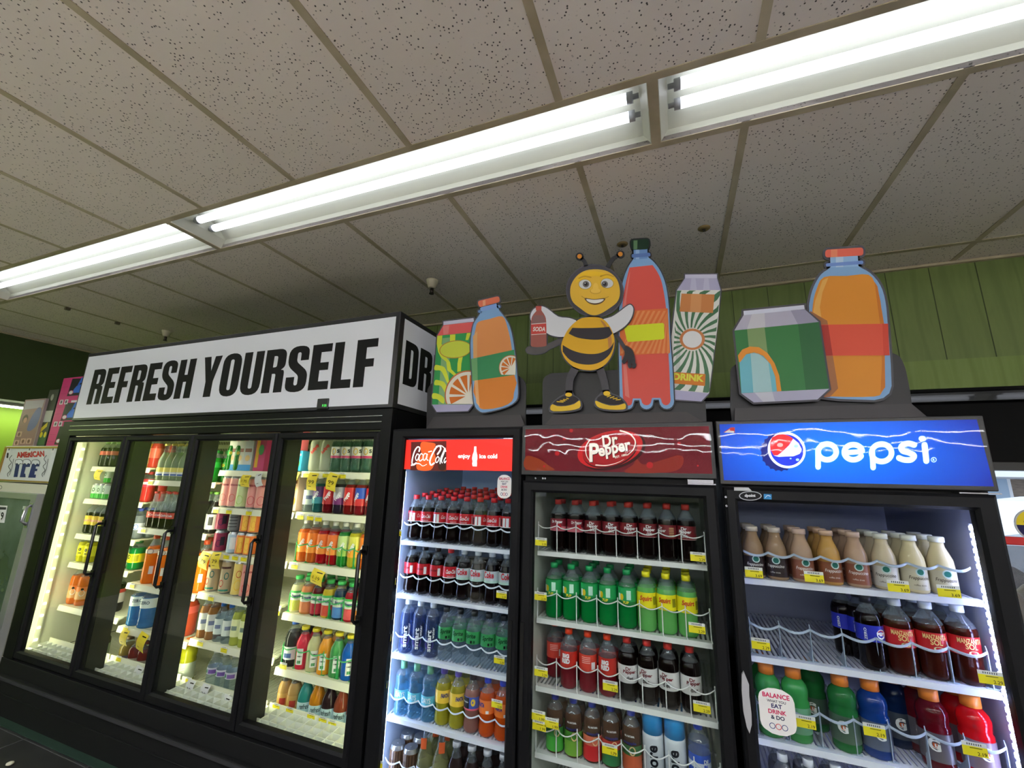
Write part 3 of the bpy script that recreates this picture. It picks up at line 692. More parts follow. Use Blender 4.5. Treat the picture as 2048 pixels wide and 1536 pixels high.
fay('fry', 'red soda bottle, yellow-red label', liq((130, 20, 20), .7), (214, 40, 36), (206, 50, 40), H=.203)
fay('fb', 'blue soda bottle, blue label', liq((150, 30, 40), .6), (40, 80, 180), (210, 50, 50), H=.203)
P('fc', 'soda', .234, .040, clear_mat('cloudy', (226, 230, 214), (214, 220, 200), .45), 'clear bottle, slanted red lettering', (236, 238, 230), None, [T('Redpop', -.016, .40, .060, .026, (206, 50, 50), .04, .1, 58)])
P('pk', 'soda', .226, .036, clear_mat('teal_pet', (150, 190, 170), (100, 150, 130), .3), 'clear teal soda bottle, pink label', (226, 230, 222), (.34, .62, [(.34, .62, (226, 226, 214)), (.34, .40, (206, 50, 110))]), [E_(-.006, .50, .013, .018, (236, 190, 60)), T('S', .012, .47, .014, .02, K, .04)])
def snap(k, d, c, l):
    P(k, 'jar', .180, .0365, liq(c, .75), d, (70, 190, 96), (.06, .56, [(.06, .56, (214, 224, 206)), (.06, .34, l), (.54, .60, (80, 180, 90))]), [T('Snapple', -.024, .40, .048, .018, (30, 50, 110), .03), E_(0, .22, .016, .02, l)], fill=.84, capr=.58)
snap('sp', 'pale lemonade bottle, green cap', (230, 226, 170), (200, 206, 90))
snap('sc', 'peach tea bottle, green cap', (236, 150, 90), (226, 140, 90))
snap('sd', 'dark red tea bottle, green cap', (100, 20, 26), (180, 40, 60))
snap('sy', 'yellow juice bottle, green cap', (216, 190, 50), (206, 80, 60))
snap('sb', 'dark blue drink bottle, green cap', (24, 60, 84), (80, 130, 190))
snap('sr', 'red juice bottle, green cap', (170, 26, 40), (220, 90, 90))
snap('sa', 'amber tea bottle, green cap', (150, 100, 60), (240, 150, 40))
def cal(k, d, c):
    P(k, 'flask', .198, .0375, liq(c, .8), d, (232, 214, 40), None, [Q(-.010, .022, .12, .50, (226, 230, 220)), Q(-.006, .018, .40, .43, (80, 90, 90)), Q(-.006, .018, .30, .33, (90, 100, 90)), Q(-.004, .014, .15, .22, (40, 140, 70))], fill=.9, capr=.54)
cal('cp', 'pink lemonade glass bottle, yellow cap', (226, 50, 74)); cal('cw', 'pale lemonade glass bottle, yellow cap', (206, 206, 150))
cal('co', 'golden lemonade glass bottle, yellow cap', (240, 160, 20)); cal('cg', 'green lemonade glass bottle, yellow cap', (80, 166, 90))
cal('cb', 'blue lemonade glass bottle, yellow cap', (10, 96, 190)); cal('cm', 'mauve lemonade glass bottle, yellow cap', (140, 104, 110))
P('blk', 'jug', .215, .042, liq((60, 64, 60), .4), 'dark bottle, blue cap, pale label', (50, 100, 200), (.16, .44, [(.16, .44, (206, 216, 210))]), [Q(-.02, .02, .2, .3, (60, 90, 140))])
def rf(k, d, c):
    P(k, 'longneck', .212, .0385, liq(c, .75), d, (60, 66, 70), (.08, .40, [(.08, .40, (190, 220, 220))]), [T('refresh', -.026, .27, .052, .022, (20, 30, 30), .01, .2), E_(.004, .15, .014, .014, c)], fill=.92)
rf('r1', 'teal drink in long-necked bottle', (50, 150, 140)); rf('r2', 'amber drink in long-necked bottle', (214, 140, 30)); rf('r3', 'dark drink in long-necked bottle', (50, 34, 36))
rf('r4', 'brown drink in long-necked bottle', (150, 70, 44)); rf('r5', 'red drink in long-necked bottle', (206, 30, 40))
P('tan', 'flask', .20, .035, solid((176, 140, 84)), 'tan milk drink bottle, blue cap', (50, 60, 150), (.2, .5, [(.2, .5, (190, 150, 80))]), [Q(-.01, .02, .25, .4, (170, 60, 50))])
def can(k, d, H, R, c, extra=(), name='drink_can'):
    P(k, 'can', H, R, None, d, None, (.05, .885, [(.05, .885, c)]), extra, name=name, cat='can')
can('azp', 'tall pink patterned can', .198, .0345, (230, 160, 150), [E_(.0, .3, .018, .022, (226, 90, 90)), T('Arizona', -.022, .66, .046, .014, (160, 60, 80), .03)])
can('azg', 'tall green-white can', .198, .0345, (206, 222, 160), [E_(0, .25, .02, .026, (160, 200, 60)), T('Arizona', -.022, .66, .046, .014, (60, 110, 70), .03)])
can('azr', 'tall red-white can', .198, .0345, (224, 150, 140), [E_(0, .25, .02, .026, (206, 40, 50)), T('Arizona', -.022, .66, .046, .014, (150, 40, 60), .03)])
can('azm', 'tall multicoloured tea can', .198, .0345, (196, 176, 140), [E_(-.012, .3, .013, .02, (190, 60, 50)), E_(.012, .5, .012, .02, (60, 120, 110)), Q(-.03, .03, .70, .76, (90, 60, 50)), Q(-.03, .03, .08, .13, (60, 140, 120))])
can('azy', 'tall yellow tea can', .198, .0345, (226, 200, 110), [E_(0, .3, .018, .028, (240, 190, 30)), E_(0, .6, .014, .02, (190, 90, 60))])
can('cbr', 'berry coloured juice can', .122, .0345, (150, 40, 76), [E_(0, .4, .016, .02, (70, 40, 90)), Q(.006, .03, .3, .7, (60, 50, 60))])
can('cgy', 'gray energy can', .122, .0345, (120, 124, 124), [Q(-.02, .03, z, z + .04, (60, 62, 64)) for z in (.2, .35, .5, .65)])
can('cbl', 'pale blue juice can', .122, .0345, (176, 200, 216), [Q(-.004, .03, .2, .75, (226, 230, 226))])
can('cor', 'orange fruit can', .122, .0345, (226, 120, 50), [Q(-.02, .01, .1, .8, (240, 190, 80)), E_(0, .4, .012, .02, (206, 60, 40))])
can('spc', 'small green and white can', .109, .0330, (206, 224, 206), [Q(-.03, .03, .05, .35, (60, 180, 60)), E_(-.01, .6, .01, .014, (30, 80, 40))])
P('wam', 'jug', .225, .0335, liq((190, 130, 60), .5), 'amber flavored water, blue cap', (46, 110, 214), (.2, .6, [(.2, .6, (214, 216, 206))]), [Q(-.016, .016, .35, .45, (110, 120, 150))])
P('wcl', 'jug', .200, .0335, WATER, 'clear flavored water, blue cap', (46, 110, 214), (.2, .6, [(.2, .6, (206, 216, 206))]), [Q(-.016, .016, .35, .45, (110, 120, 150))])
P('wli', 'jug', .225, .0335, liq((206, 216, 90), .5), 'lime flavored water, blue cap', (46, 110, 214), (.2, .6, [(.2, .6, (224, 228, 170))]), [Q(-.016, .016, .35, .45, (110, 130, 120))])
P('pur', 'jug', .215, .037, WATER, 'clear bottle, purple label', (214, 220, 214), (.45, .60, [(.45, .60, (206, 206, 216))]), [Q(-.01, .03, .47, .56, (120, 90, 160)), E_(-.022, .52, .008, .01, (40, 130, 90))])
P('sg', 'soda', .205, .0335, liq((24, 140, 40), .6), 'bright green soda bottle', (30, 120, 40), (.45, .62, [(.45, .62, (30, 150, 50))]), [E_(0, .53, .009, .010, (220, 200, 60))])
P('topo', 'longneck', .250, .036, clear_mat('greenish_glass', (206, 224, 196), (190, 206, 170), .35), 'clear glass mineral water bottle', (206, 190, 90), (.12, .34, [(.12, .34, (214, 216, 220)), (.22, .34, (222, 206, 100))]), [Q(-.02, .02, .13, .17, (60, 90, 170))])
P('gco', 'longneck', .235, .0325, COLA, 'glass cola bottle, red label', (190, 40, 40), (.28, .44, [(.28, .44, (196, 60, 50))]), [T('Cola', -.016, .33, .032, .014, W, .03, .2)], fill=.52)
P('bkw', 'longneck', .250, .0345, solid((28, 26, 24)), 'dark glass bottle, white label', (110, 170, 70), (.1, .46, [(.1, .46, (206, 206, 200))]), [Q(-.012, .012, .2, .4, (60, 60, 60))])
P('fan', 'jug', .300, .044, liq((240, 124, 30), .75), 'tall orange drink bottle, orange cap', (196, 70, 30), (.62, .74, [(.62, .70, (224, 214, 196))]), [E_(0, .66, .020, .018, (90, 60, 50)), E_(0, .66, .013, .012, (222, 210, 190)), Q(.012, .034, .2, .36, (222, 222, 214))])
P('jup', 'jug', .250, .060, liq((226, 90, 50), .75), 'big coral juice jug, black cap', (40, 44, 46), (.5, .66, [(.5, .66, (232, 96, 80))]), [T('8oz', -.022, .55, .03, .012, W, .02)])
P('zer', 'ribbed', .235, .052, liq((10, 120, 190), .6), 'bright blue sports drink, pale cap', (206, 220, 214), (.56, .74, [(.50, .74, (214, 226, 220))]), [T('ZERO', -.028, .60, .056, .018, (40, 70, 90), .02)])
P('jry', 'jar', .165, .045, liq((150, 130, 60), .6), 'brown-yellow tea jar', (120, 96, 60), (.1, .4, [(.1, .4, (90, 80, 100))]), [])
P('jrr', 'jar', .165, .045, liq((130, 46, 40), .6), 'dark red tea jar', (120, 50, 40), (.1, .4, [(.1, .4, (150, 140, 120))]), [])
P('jrg', 'jar', .165, .045, liq((110, 110, 80), .6), 'pale green jar', (150, 160, 120), (.1, .5, [(.1, .5, (170, 190, 150))]), [])
P('gty', 'ribbed', .235, .043, liq((190, 190, 40), .6), 'yellow-green sports drink, orange cap', (236, 130, 40), (.1, .48, [(.1, .48, (190, 200, 176))]), [T('G', -.014, .22, .028, .036, (200, 206, 190), .06)], capr=.6, fill=.95, pet=liq((190, 190, 40), .6))
P('jo', 'jug', .225, .040, liq((236, 160, 40), .7), 'orange juice bottle', (230, 190, 120), (.3, .6, [(.3, .6, (240, 190, 90))]), [])
P('jr', 'jug', .225, .038, liq((196, 60, 50), .7), 'red juice bottle', (200, 190, 150), (.3, .6, [(.3, .6, (206, 90, 70))]), [])
P('cru', 'soda', .205, .037, liq((214, 50, 50), .7), 'red soda bottle, red-purple label', (190, 50, 60), (.5, .74, [(.5, .74, (196, 40, 70))]), [Q(-.02, .02, .58, .66, (224, 210, 220))])
P('wbl', 'soda', .200, .0345, clear_mat('silver_pet', (196, 206, 210), (170, 180, 186), .4), 'clear water bottle, blue label', (60, 80, 190), (.3, .52, [(.3, .52, (214, 220, 230))]), [E_(0, .40, .014, .016, (40, 110, 210))])
P('rbg', 'soda', .182, .044, liq((160, 16, 34), .75), 'big red soda bottle', (150, 30, 40), (.3, .56, [(.3, .56, (190, 30, 50))]), [E_(0, .45, .014, .016, (216, 200, 200))])
P('gbg', 'soda', .184, .046, liq((14, 130, 56), .65), 'big green soda bottle, yellow label', (20, 110, 50), (.26, .56, [(.26, .56, (226, 220, 30))]), [Q(-.01, .03, .30, .52, (150, 150, 30)), E_(-.026, .46, .012, .014, (50, 60, 30))])
P('rwc', 'soda', .235, .048, COLA, 'dark soda bottle, white-red label', (40, 60, 40), (.26, .62, [(.26, .62, (206, 200, 196)), (.52, .62, (190, 60, 56))]), [E_(0, .42, .018, .022, (196, 40, 44))])
P('c16', 'soda', .185, .033, solid((22, 26, 18)), 'dark cola bottle, orange-red band', (150, 190, 130), (.46, .62, [(.46, .62, (206, 84, 60))]), [])
P('rb', 'soda', .222, .040, COLA, 'root beer bottle, yellow label', (200, 70, 50), (.28, .56, [(.28, .56, (226, 196, 60)), (.38, .44, (226, 150, 140))]), [E_(0, .36, .012, .014, (206, 190, 60))], fill=.72)
P('yl', 'soda', .180, .040, liq((206, 200, 20), .75), 'yellow soda bottle, yellow label', (200, 196, 90), (.24, .62, [(.24, .62, (232, 226, 30))]), [E_(-.006, .48, .010, .010, (50, 50, 30)), Q(-.014, .006, .32, .36, (90, 90, 30))])
P('oj', 'soda', .250, .046, liq((236, 120, 40), .7), 'big orange soda bottle, white label', (214, 216, 200), (.18, .50, [(.18, .50, (226, 170, 110)), (.38, .50, (240, 130, 60))]), [E_(0, .34, .016, .02, (226, 220, 200)), E_(0, .44, .008, .008, K)])

for k_, v_ in PR.items():
    d_ = v_['desc']
    if v_['name'] == 'drink_bottle':
        v_['name'] = 'water_bottle' if 'water' in d_ else 'coffee_bottle' if 'coffee' in d_ else 'sports_drink_bottle' if 'sports' in d_ else 'glass_bottle' if ('glass' in d_ or 'long-necked' in d_) else 'juice_bottle' if ('juice' in d_ or 'lemonade' in d_) else 'tea_bottle' if 'tea' in d_ else 'soda_bottle' if ('soda' in d_ or 'cola' in d_) else 'drink_bottle'
ROOTS = {}
def build(key, loc, label, group, rz):
    p = PR[key]; H, R = p['H'], p['R']; t = thing(p['name'], label, p['cat'], loc, group, rz)
    prof = SHP[p['shape']]; iscan = p['shape'] == 'can'
    m = MB(); pts = []
    for i, (z, r) in enumerate(prof):
        pts.append((r * R, z * H))
    fill = p['fill'] * .9
    if not iscan:
        # split the wall where the liquid ends
        out = []
        for i in range(len(pts)):
            if i and pts[i - 1][1] < fill * H < pts[i][1]:
                a = (fill * H - pts[i - 1][1]) / (pts[i][1] - pts[i - 1][1]); out.append((pts[i - 1][0] + a * (pts[i][0] - pts[i - 1][0]), fill * H))
            out.append(pts[i])
        pts = out; mid = [(pts[i][1] + pts[i + 1][1]) / 2 for i in range(len(pts) - 1)]
        m.lathe(pts, p['seg'], ms=[0 if z < fill * H else 1 for z in mid])
        m.obj('bottle_body', [p['liq'], p['pet']], t)
    else:
        m.lathe(pts, p['seg'])
        m.lathe([(R * .16, H * 1.0), (R * .16, H * 1.0 + .0015)], 8)
        m.obj('can_shell', M((176, 178, 180), .3, .8), t)
    if p['cap']:
        z0 = prof[-1][0] * H + .0002; cr = (p['capr'] or .43) * R
        m = MB().lathe([(cr, z0), (cr, H - .002), (cr - .002, H)], 20)
        m.v = [(x * (1.0 + (.02 if (i % 20) % 2 else 0)), y * (1.0 + (.02 if (i % 20) % 2 else 0)), z) for i, (x, y, z) in enumerate(m.v)]
        m.obj('cap', M(p['cap'], .4), t)
    lab = p['label']
    if lab or p['prints']:
        Rl = R + .0007
        a = Art(lambda u, v, w: ((Rl + w) * math.cos(-PI / 2 + u / R), (Rl + w) * math.sin(-PI / 2 + u / R), v), step=.0003)
        if lab:
            for i, (z0, z1, c) in enumerate(lab[2]):
                mi = a.mi(M(c, .35)); n = 24; vs = []
                for k in range(n):
                    q = 2 * PI * k / n
                    for z in (z0, z1): rr = Rl + i * .0002; vs.append((rr * math.cos(q), rr * math.sin(q), z * H))
                a.mb.add(vs, [(2 * k, 2 * ((k + 1) % n), 2 * ((k + 1) % n) + 1, 2 * k + 1) for k in range(n)], mi, True)
        for q in p['prints']:
            if q[0] == 't': _, s, u, z, w, h, c, bold, sh, rot = q; a.text(s, u, z * H, w, h, c, 4, bold, 1, sh, rot)
            elif q[0] == 'e': _, u, z, ru, rv, c = q; a.poly(ell(u, z * H, ru, rv, 18), c, 3)
            else:
                _, u0, u1, z0, z1, c = q; n = 4; a.mb.add([a.f(u0 + (u1 - u0) * i / n, z * H, .0008) for i in range(n + 1) for z in (z0, z1)], [(2 * i, 2 * i + 2, 2 * i + 3, 2 * i + 1) for i in range(n)], a.mi(c))
        a.obj('label' if lab else 'print', t)
    return t
ORD = ['first', 'second', 'third', 'fourth', 'fifth', 'sixth', 'seventh', 'eighth', 'ninth', 'tenth', 'eleventh', 'twelfth', 'thirteenth']
ROWN = ['front row', 'second row', 'third row', 'fourth row', 'fifth row', 'sixth row']
USED = set(); NB = [0]
def put(key, x, y, z, label, group, face=None):
    rz = (face if face is not None else math.atan2(x, y) * -.55 + random.uniform(-.28, .28))
    label = label.replace('drink bottle', 'bottle')
    while label in USED: label += ' again'
    USED.add(label); NB[0] += 1
    if key not in ROOTS: ROOTS[key] = build(key, (x, y, z), label, group, rz)
    else: dup(ROOTS[key], (x, y, z), label, group, rz)
def short(d, where):
    w = d.split(); d2 = d
    import re as _re
    if 'cooler' in where and len(_re.findall('[A-Za-z0-9]+', d)) > 6: d2 = ', '.join(d.split(', ')[:2])
    if 'cooler' in where and len(_re.findall('[A-Za-z0-9]+', d2)) > 6: d2 = d.split(', ')[0]
    return d2
RC_, MC_, BC_ = 'red-sign cooler', 'maroon-sign cooler', 'blue-sign cooler'
def row(where, shelfname, z, fy, tr, items, x0=None, x1=None, gap=.004):
    ox, oy, k = tr; L = []
    for it in items:
        zx, zy, key = it[:3]; rows = it[3] if len(it) > 3 else 1; dy = it[4] if len(it) > 4 else 0; dz = it[5] if len(it) > 5 else 0
        R = PR[key]['R']; Y = fy + .012 + R + dy
        L.append([X_at(ox + zx * k, oy + zy * k, Y), Y, R, key, rows, dz])
    # never let two neighbours touch, never leave the shelf
    L.sort(key=lambda q: (q[5], q[0]))
    for dzl in sorted(set(q[5] for q in L)):
        S = [q for q in L if q[5] == dzl]
        for it in range(60):
            for i in range(len(S) - 1):
                a, b2 = S[i], S[i + 1]; need = a[2] + b2[2] + .0015
                if abs(a[1] - b2[1]) > .06: continue
                d = need - (b2[0] - a[0])
                if d > 0: a[0] -= d / 2; b2[0] += d / 2
            if x0 is not None:
                for q in S: q[0] = min(max(q[0], x0 + q[2] + .002), x1 - q[2] - .002)
    for i, (x, Y, R, key, rows, dz) in enumerate(L):
        for r in range(rows):
            yy = Y + r * (2 * R + gap)
            put(key, x, yy, z + dz + .0005 + (SL * max(0, yy + R * .5 - fy - .028) if where == RC_ else 0), '%s, %s, %s from left, %s shelf, %s' % (short(PR[key]['desc'], where), ROWN[r], ORD[i], shelfname, where),
                '%s shelf of the %s' % (shelfname, where))
RC_, MC_, BC_ = 'red-sign cooler', 'maroon-sign cooler', 'blue-sign cooler'
c1 = (740, 840, .2344); c2 = (740, 1180, .2317); rx = (-1.225, -.664)
row(RC_, 'top', RZ[0], FY, c1, [(330, 800, 'colab', 5), (443, 815, 'cola', 6), (553, 820, 'colab', 6), (668, 835, 'cola', 6), (790, 840, 'cola', 6), (905, 850, 'colab', 6), (1040, 860, 'cola', 5), (1155, 865, 'colab', 4)], *rx)
row(RC_, 'second', RZ[1], FY, c1, [(300, 1260, 'colaz', 2), (415, 1280, 'colaz', 2), (530, 1290, 'colaz', 2), (650, 1310, 'cola', 2), (770, 1330, 'diet', 2), (890, 1345, 'diet', 2), (1020, 1360, 'diet', 2), (1140, 1375, 'diet', 2)], *rx)
row(RC_, 'third', RZ[2], FY, c2, [(250, 380, 'smart', 2), (370, 400, 'smart', 2), (490, 440, 'smart', 2), (615, 370, 'sprz', 2), (745, 400, 'sprz', 2), (875, 430, 'sprz', 2), (1010, 455, 'sprz', 2), (1140, 480, 'sprz', 2)], *rx)
row(RC_, 'fourth', RZ[3], FY, c2, [(225, 850, 'days', 2), (345, 880, 'days', 2), (460, 900, 'days', 2), (595, 910, 'fy', 2), (725, 930, 'fy', 2), (860, 980, 'guava', 2), (1000, 1030, 'fo', 2), (1125, 1060, 'fo', 2)], *rx)
row(RC_, 'bottom', RZ[4] - .02, FY, c2, [(185, 1300, 'wood', 2), (305, 1340, 'wood', 2), (425, 1400, 'gold', 2), (560, 1430, 'gold', 2), (690, 1430, 'darkw', 2), (825, 1460, 'darkw', 2), (960, 1490, 'darkw', 2), (1110, 1530, 'darkw', 2)], *rx)
m1 = (1030, 840, .2344); m2 = (1030, 1180, .2318); mx = (-.556, .074)
row(MC_, 'top', MZ[0], FY, m1, [(370, 950, 'cher', 2), (515, 960, 'cher', 2), (665, 980, 'drp', 2), (820, 990, 'drp', 2), (970, 1000, 'drp', 2), (1135, 1010, 'drp', 2), (1305, 1030, 'drpb', 2), (1470, 1050, 'drp', 2)], *mx)
row(MC_, 'second', MZ[1], FY, m1, [(335, 1350, 'sup', 2), (480, 1360, 'sup', 2), (635, 1380, 'sup', 3), (790, 1400, 'sup', 2), (955, 1420, 'sup', 3), (1120, 1440, 'squ', 3), (1290, 1450, 'squ', 3), (1460, 1480, 'squ', 3)], *mx)
row(MC_, 'third', MZ[2], FY, m2, [(345, 540, 'bigb', 2, .07), (465, 650, 'bigr', 2), (630, 680, 'bigb', 2), (800, 700, 'bigr', 2), (975, 790, 'ddr', 2), (1150, 830, 'ddr', 2), (1335, 870, 'ddr', 2), (1525, 900, 'ddr', 2)], *mx)
row(MC_, 'fourth', MZ[3], FY, m2, [(345, 1250, 'ap1', 2), (505, 1290, 'ap2', 2), (670, 1330, 'apr', 2), (830, 1350, 'apg', 2), (1010, 1380, 'apo', 2), (1195, 1350, 'core', 2), (1380, 1380, 'core', 2), (1590, 1400, 'deb', 2)], *mx)
b1 = (1430, 820, .30176); b2_ = (1430, 1180, .30176); bx = (.196, .818)
row(BC_, 'top', BZ[0], FY, b1, [(255, 950, 'frd', 3), (405, 960, 'frd', 3), (575, 990, 'frt', 3), (755, 1000, 'frc', 3), (935, 1010, 'frt', 3), (1120, 1020, 'frv', 3), (1310, 1040, 'frl', 3), (1500, 1060, 'frl', 3)], *bx)
row(BC_, 'second', BZ[1], FY, b2_, [(860, 220, 'peps', 1, .11), (1045, 280, 'peps', 2), (1270, 260, 'manz', 3), (1475, 280, 'manz', 3), (1710, 330, 'manz', 3)], *bx)
row(BC_, 'third', BZ[2], FY, b2_, [(355, 700, 'gg', 2), (530, 720, 'gg', 1), (650, 700, 'gdg', 1, .10), (840, 720, 'gdg', 1), (1040, 760, 'gb', 1), (1180, 700, 'gn', 1, .10), (1440, 860, 'gr', 2), (1720, 900, 'gred', 2)], *bx)
row(BC_, 'bottom', BZ[3] - .012, FY, b2_, [(450, 1150, 'wc', 2), (620, 1180, 'wc', 2), (805, 1230, 'wc', 2), (1000, 1260, 'wc', 1)], *bx)
l6 = (460, 860, .2214); l7 = (440, 1180, .2318); l4 = (240, 860, .2213); l5 = (200, 1180, .2083); la = (120, 860, .1693); lb = (60, 1100, .1953)
D4 = 'door four'; D3 = 'door three'; D2 = 'door two'; D1 = 'door one'
s4, s3, s2, s1 = SECX[3], SECX[2], SECX[1], SECX[0]; Z4, Z3, Z2, Z1 = SECZ[3], SECZ[2], SECZ[1], SECZ[0]
row(D4, 'top', Z4[0], FYL, l6, [(775, 210, 'fc', 2), (850, 210, 'fc', 2), (955, 220, 'pk', 2), (1050, 230, 'pk', 2), (1150, 235, 'pk', 2), (1240, 240, 'pk', 2)], *s4)
row(D4, 'second', Z4[1], FYL, l6, [(710, 640, 'wcl', 2), (810, 620, 'ft', 2), (900, 630, 'fr', 2), (1000, 640, 'fg', 2), (1105, 650, 'fry', 2), (1180, 650, 'fb', 2), (1260, 650, 'fr', 2)], *s4)
row(D4, 'third', Z4[2], FYL, l6, [(550, 1000, 'fyo', 2), (635, 1010, 'fyo', 2), (710, 1020, 'fyr', 2), (795, 1040, 'fyr', 2), (895, 1050, 'fyg', 2), (995, 1070, 'fyy', 2), (1090, 1080, 'fyo', 2), (1165, 1090, 'fyr', 2)], *s4)
row(D4, 'fourth', Z4[3], FYL, l7, [(490, 60, 'sp', 3), (585, 60, 'sc', 3), (750, 80, 'sd', 3), (840, 100, 'sy', 3), (935, 110, 'sb', 3), (1035, 130, 'sr', 3), (1130, 140, 'sa', 3)], *s4)
row(D4, 'fifth', Z4[4], FYL, l7, [(465, 400, 'blk', 2), (595, 480, 'cp', 2), (705, 500, 'cw', 2), (805, 520, 'co', 2), (910, 540, 'cg', 2), (1010, 560, 'cb', 2), (1105, 570, 'cm', 2)], *s4)
row(D4, 'bottom', .3055, FYL, l7, [(365, 820, 'tan', 1), (430, 820, 'tan', 1), (495, 900, 'r1', 1), (590, 900, 'r2', 1), (680, 930, 'r3', 1), (780, 950, 'r4', 1), (890, 960, 'r5', 1)], *s4)
row(D3, 'top', Z3[0], FYL, l4, [(905, 260, 'sg', 2), (975, 260, 'sg', 2)], *s3)
row(D3, 'second', Z3[1], FYL, l4, [(930, 590, 'azp', 2), (1010, 590, 'azp', 2), (1095, 590, 'azg', 2), (1215, 600, 'azr', 2), (1275, 600, 'azr', 2)], *s3)
row(D3, 'third', Z3[2], FYL, l4, [(905, 1000, 'cbr', 2), (1030, 1010, 'cbl', 2), (1110, 1020, 'cor', 2), (1180, 1030, 'cor', 2), (915, 840, 'cbr', 2, 0, .1245), (1040, 840, 'cgy', 2, 0, .1245), (1155, 850, 'cor', 2, 0, .1245), (1215, 850, 'cor', 2, 0, .1245)], *s3)
row(D3, 'fourth', Z3[3], FYL, l4, [(845, 1330, 'azm', 2), (965, 1340, 'azm', 2), (1080, 1350, 'azy', 2), (1150, 1370, 'azr', 2)], *s3)
row(D3, 'fifth', Z3[4], FYL, l5, [(965, 320, 'wam', 2), (1040, 330, 'wam', 2), (1105, 350, 'wcl', 2), (1180, 370, 'wcl', 2), (1250, 390, 'wli', 2), (1320, 400, 'wli', 2)], *s3)
row(D3, 'bottom', .3055, FYL, l5, [(1110, 740, 'pur', 1), (1200, 740, 'pur', 1), (1275, 750, 'pur', 1)], *s3)
row(D2, 'top', Z2[0], FYL, l4, [(400, 330, 'topo', 2), (460, 330, 'topo', 2), (520, 330, 'topo', 2), (575, 330, 'topo', 2), (735, 320, 'sg', 2), (800, 320, 'sg', 2), (850, 320, 'sg', 2)], *s2)
row(D2, 'second', Z2[1], FYL, l4, [(260, 650, 'gco', 2), (325, 650, 'gco', 2), (390, 650, 'gco', 2), (450, 650, 'gco', 2), (710, 800, 'bkw', 2), (770, 800, 'bkw', 2), (830, 810, 'bkw', 2)], *s2)
row(D2, 'third', Z2[2], FYL, l4, [(290, 1200, 'fan', 1), (400, 1210, 'fan', 1), (650, 1230, 'fan', 2), (760, 1200, 'fan', 1)], *s2)
row(D2, 'fourth', Z2[3], FYL, l5, [(300, 190, 'zer', 2), (470, 220, 'zer', 2), (820, 290, 'jup', 1)], *s2)
row(D2, 'bottom', .3055, FYL, l5, [(135, 440, 'jry', 1), (235, 450, 'jrr', 1), (330, 460, 'jrr', 1), (440, 480, 'jry', 1), (735, 660, 'gty', 1), (840, 690, 'gty', 1)], *s2)
row(D1, 'top', Z1[0], FYL, la, [(480, 320, 'c16', 2), (540, 320, 'c16', 2), (600, 320, 'c16', 2)], *s1)
row(D1, 'top right', Z1[0], FYL, l4, [(205, 230, 'jo', 2), (265, 230, 'jo', 2), (330, 230, 'jr', 2)], *s1)
row(D1, 'second', Z1[1], FYL, la, [(450, 720, 'spc', 2), (510, 720, 'spc', 2), (570, 720, 'spc', 2), (450, 560, 'spc', 1, .06, .111)], *s1)
row(D1, 'second right', Z1[1], FYL, l4, [(130, 560, 'cru', 2), (190, 560, 'cru', 2), (245, 560, 'cru', 2)], *s1)
row(D1, 'third left', Z1[2], FYL, la, [(270, 1100, 'rb', 2), (350, 1100, 'rb', 2), (430, 1100, 'rb', 2)], *s1)
row(D1, 'fourth left', Z1[3], FYL, lb, [(470, 60, 'yl', 2), (560, 60, 'yl', 2)], *s1)
row(D1, 'third', Z1[2], FYL, l4, [(60, 780, 'wbl', 2), (125, 780, 'wbl', 2), (185, 780, 'wbl', 2)], *s1)
row(D1, 'fourth right', Z1[3], FYL, l4, [(20, 1130, 'rbg', 1), (120, 1140, 'gbg', 1), (225, 1150, 'gbg', 1)], *s1)
row(D1, 'fifth', Z1[4], FYL, lb, [(360, 480, 'oj', 1), (450, 480, 'oj', 1)], *s1)
row(D1, 'fifth right', Z1[4], FYL, l5, [(130, 150, 'rwc', 1)], *s1)
row(D1, 'bottom', .3055, FYL, l5, [(30, 450, 'jrg', 1)], *s1)
print('DRINKS', NB[0])
# ================================================================ signs and print
GR = M((34, 34, 38), 0.4)
def eline(h, s=.46): return h * s
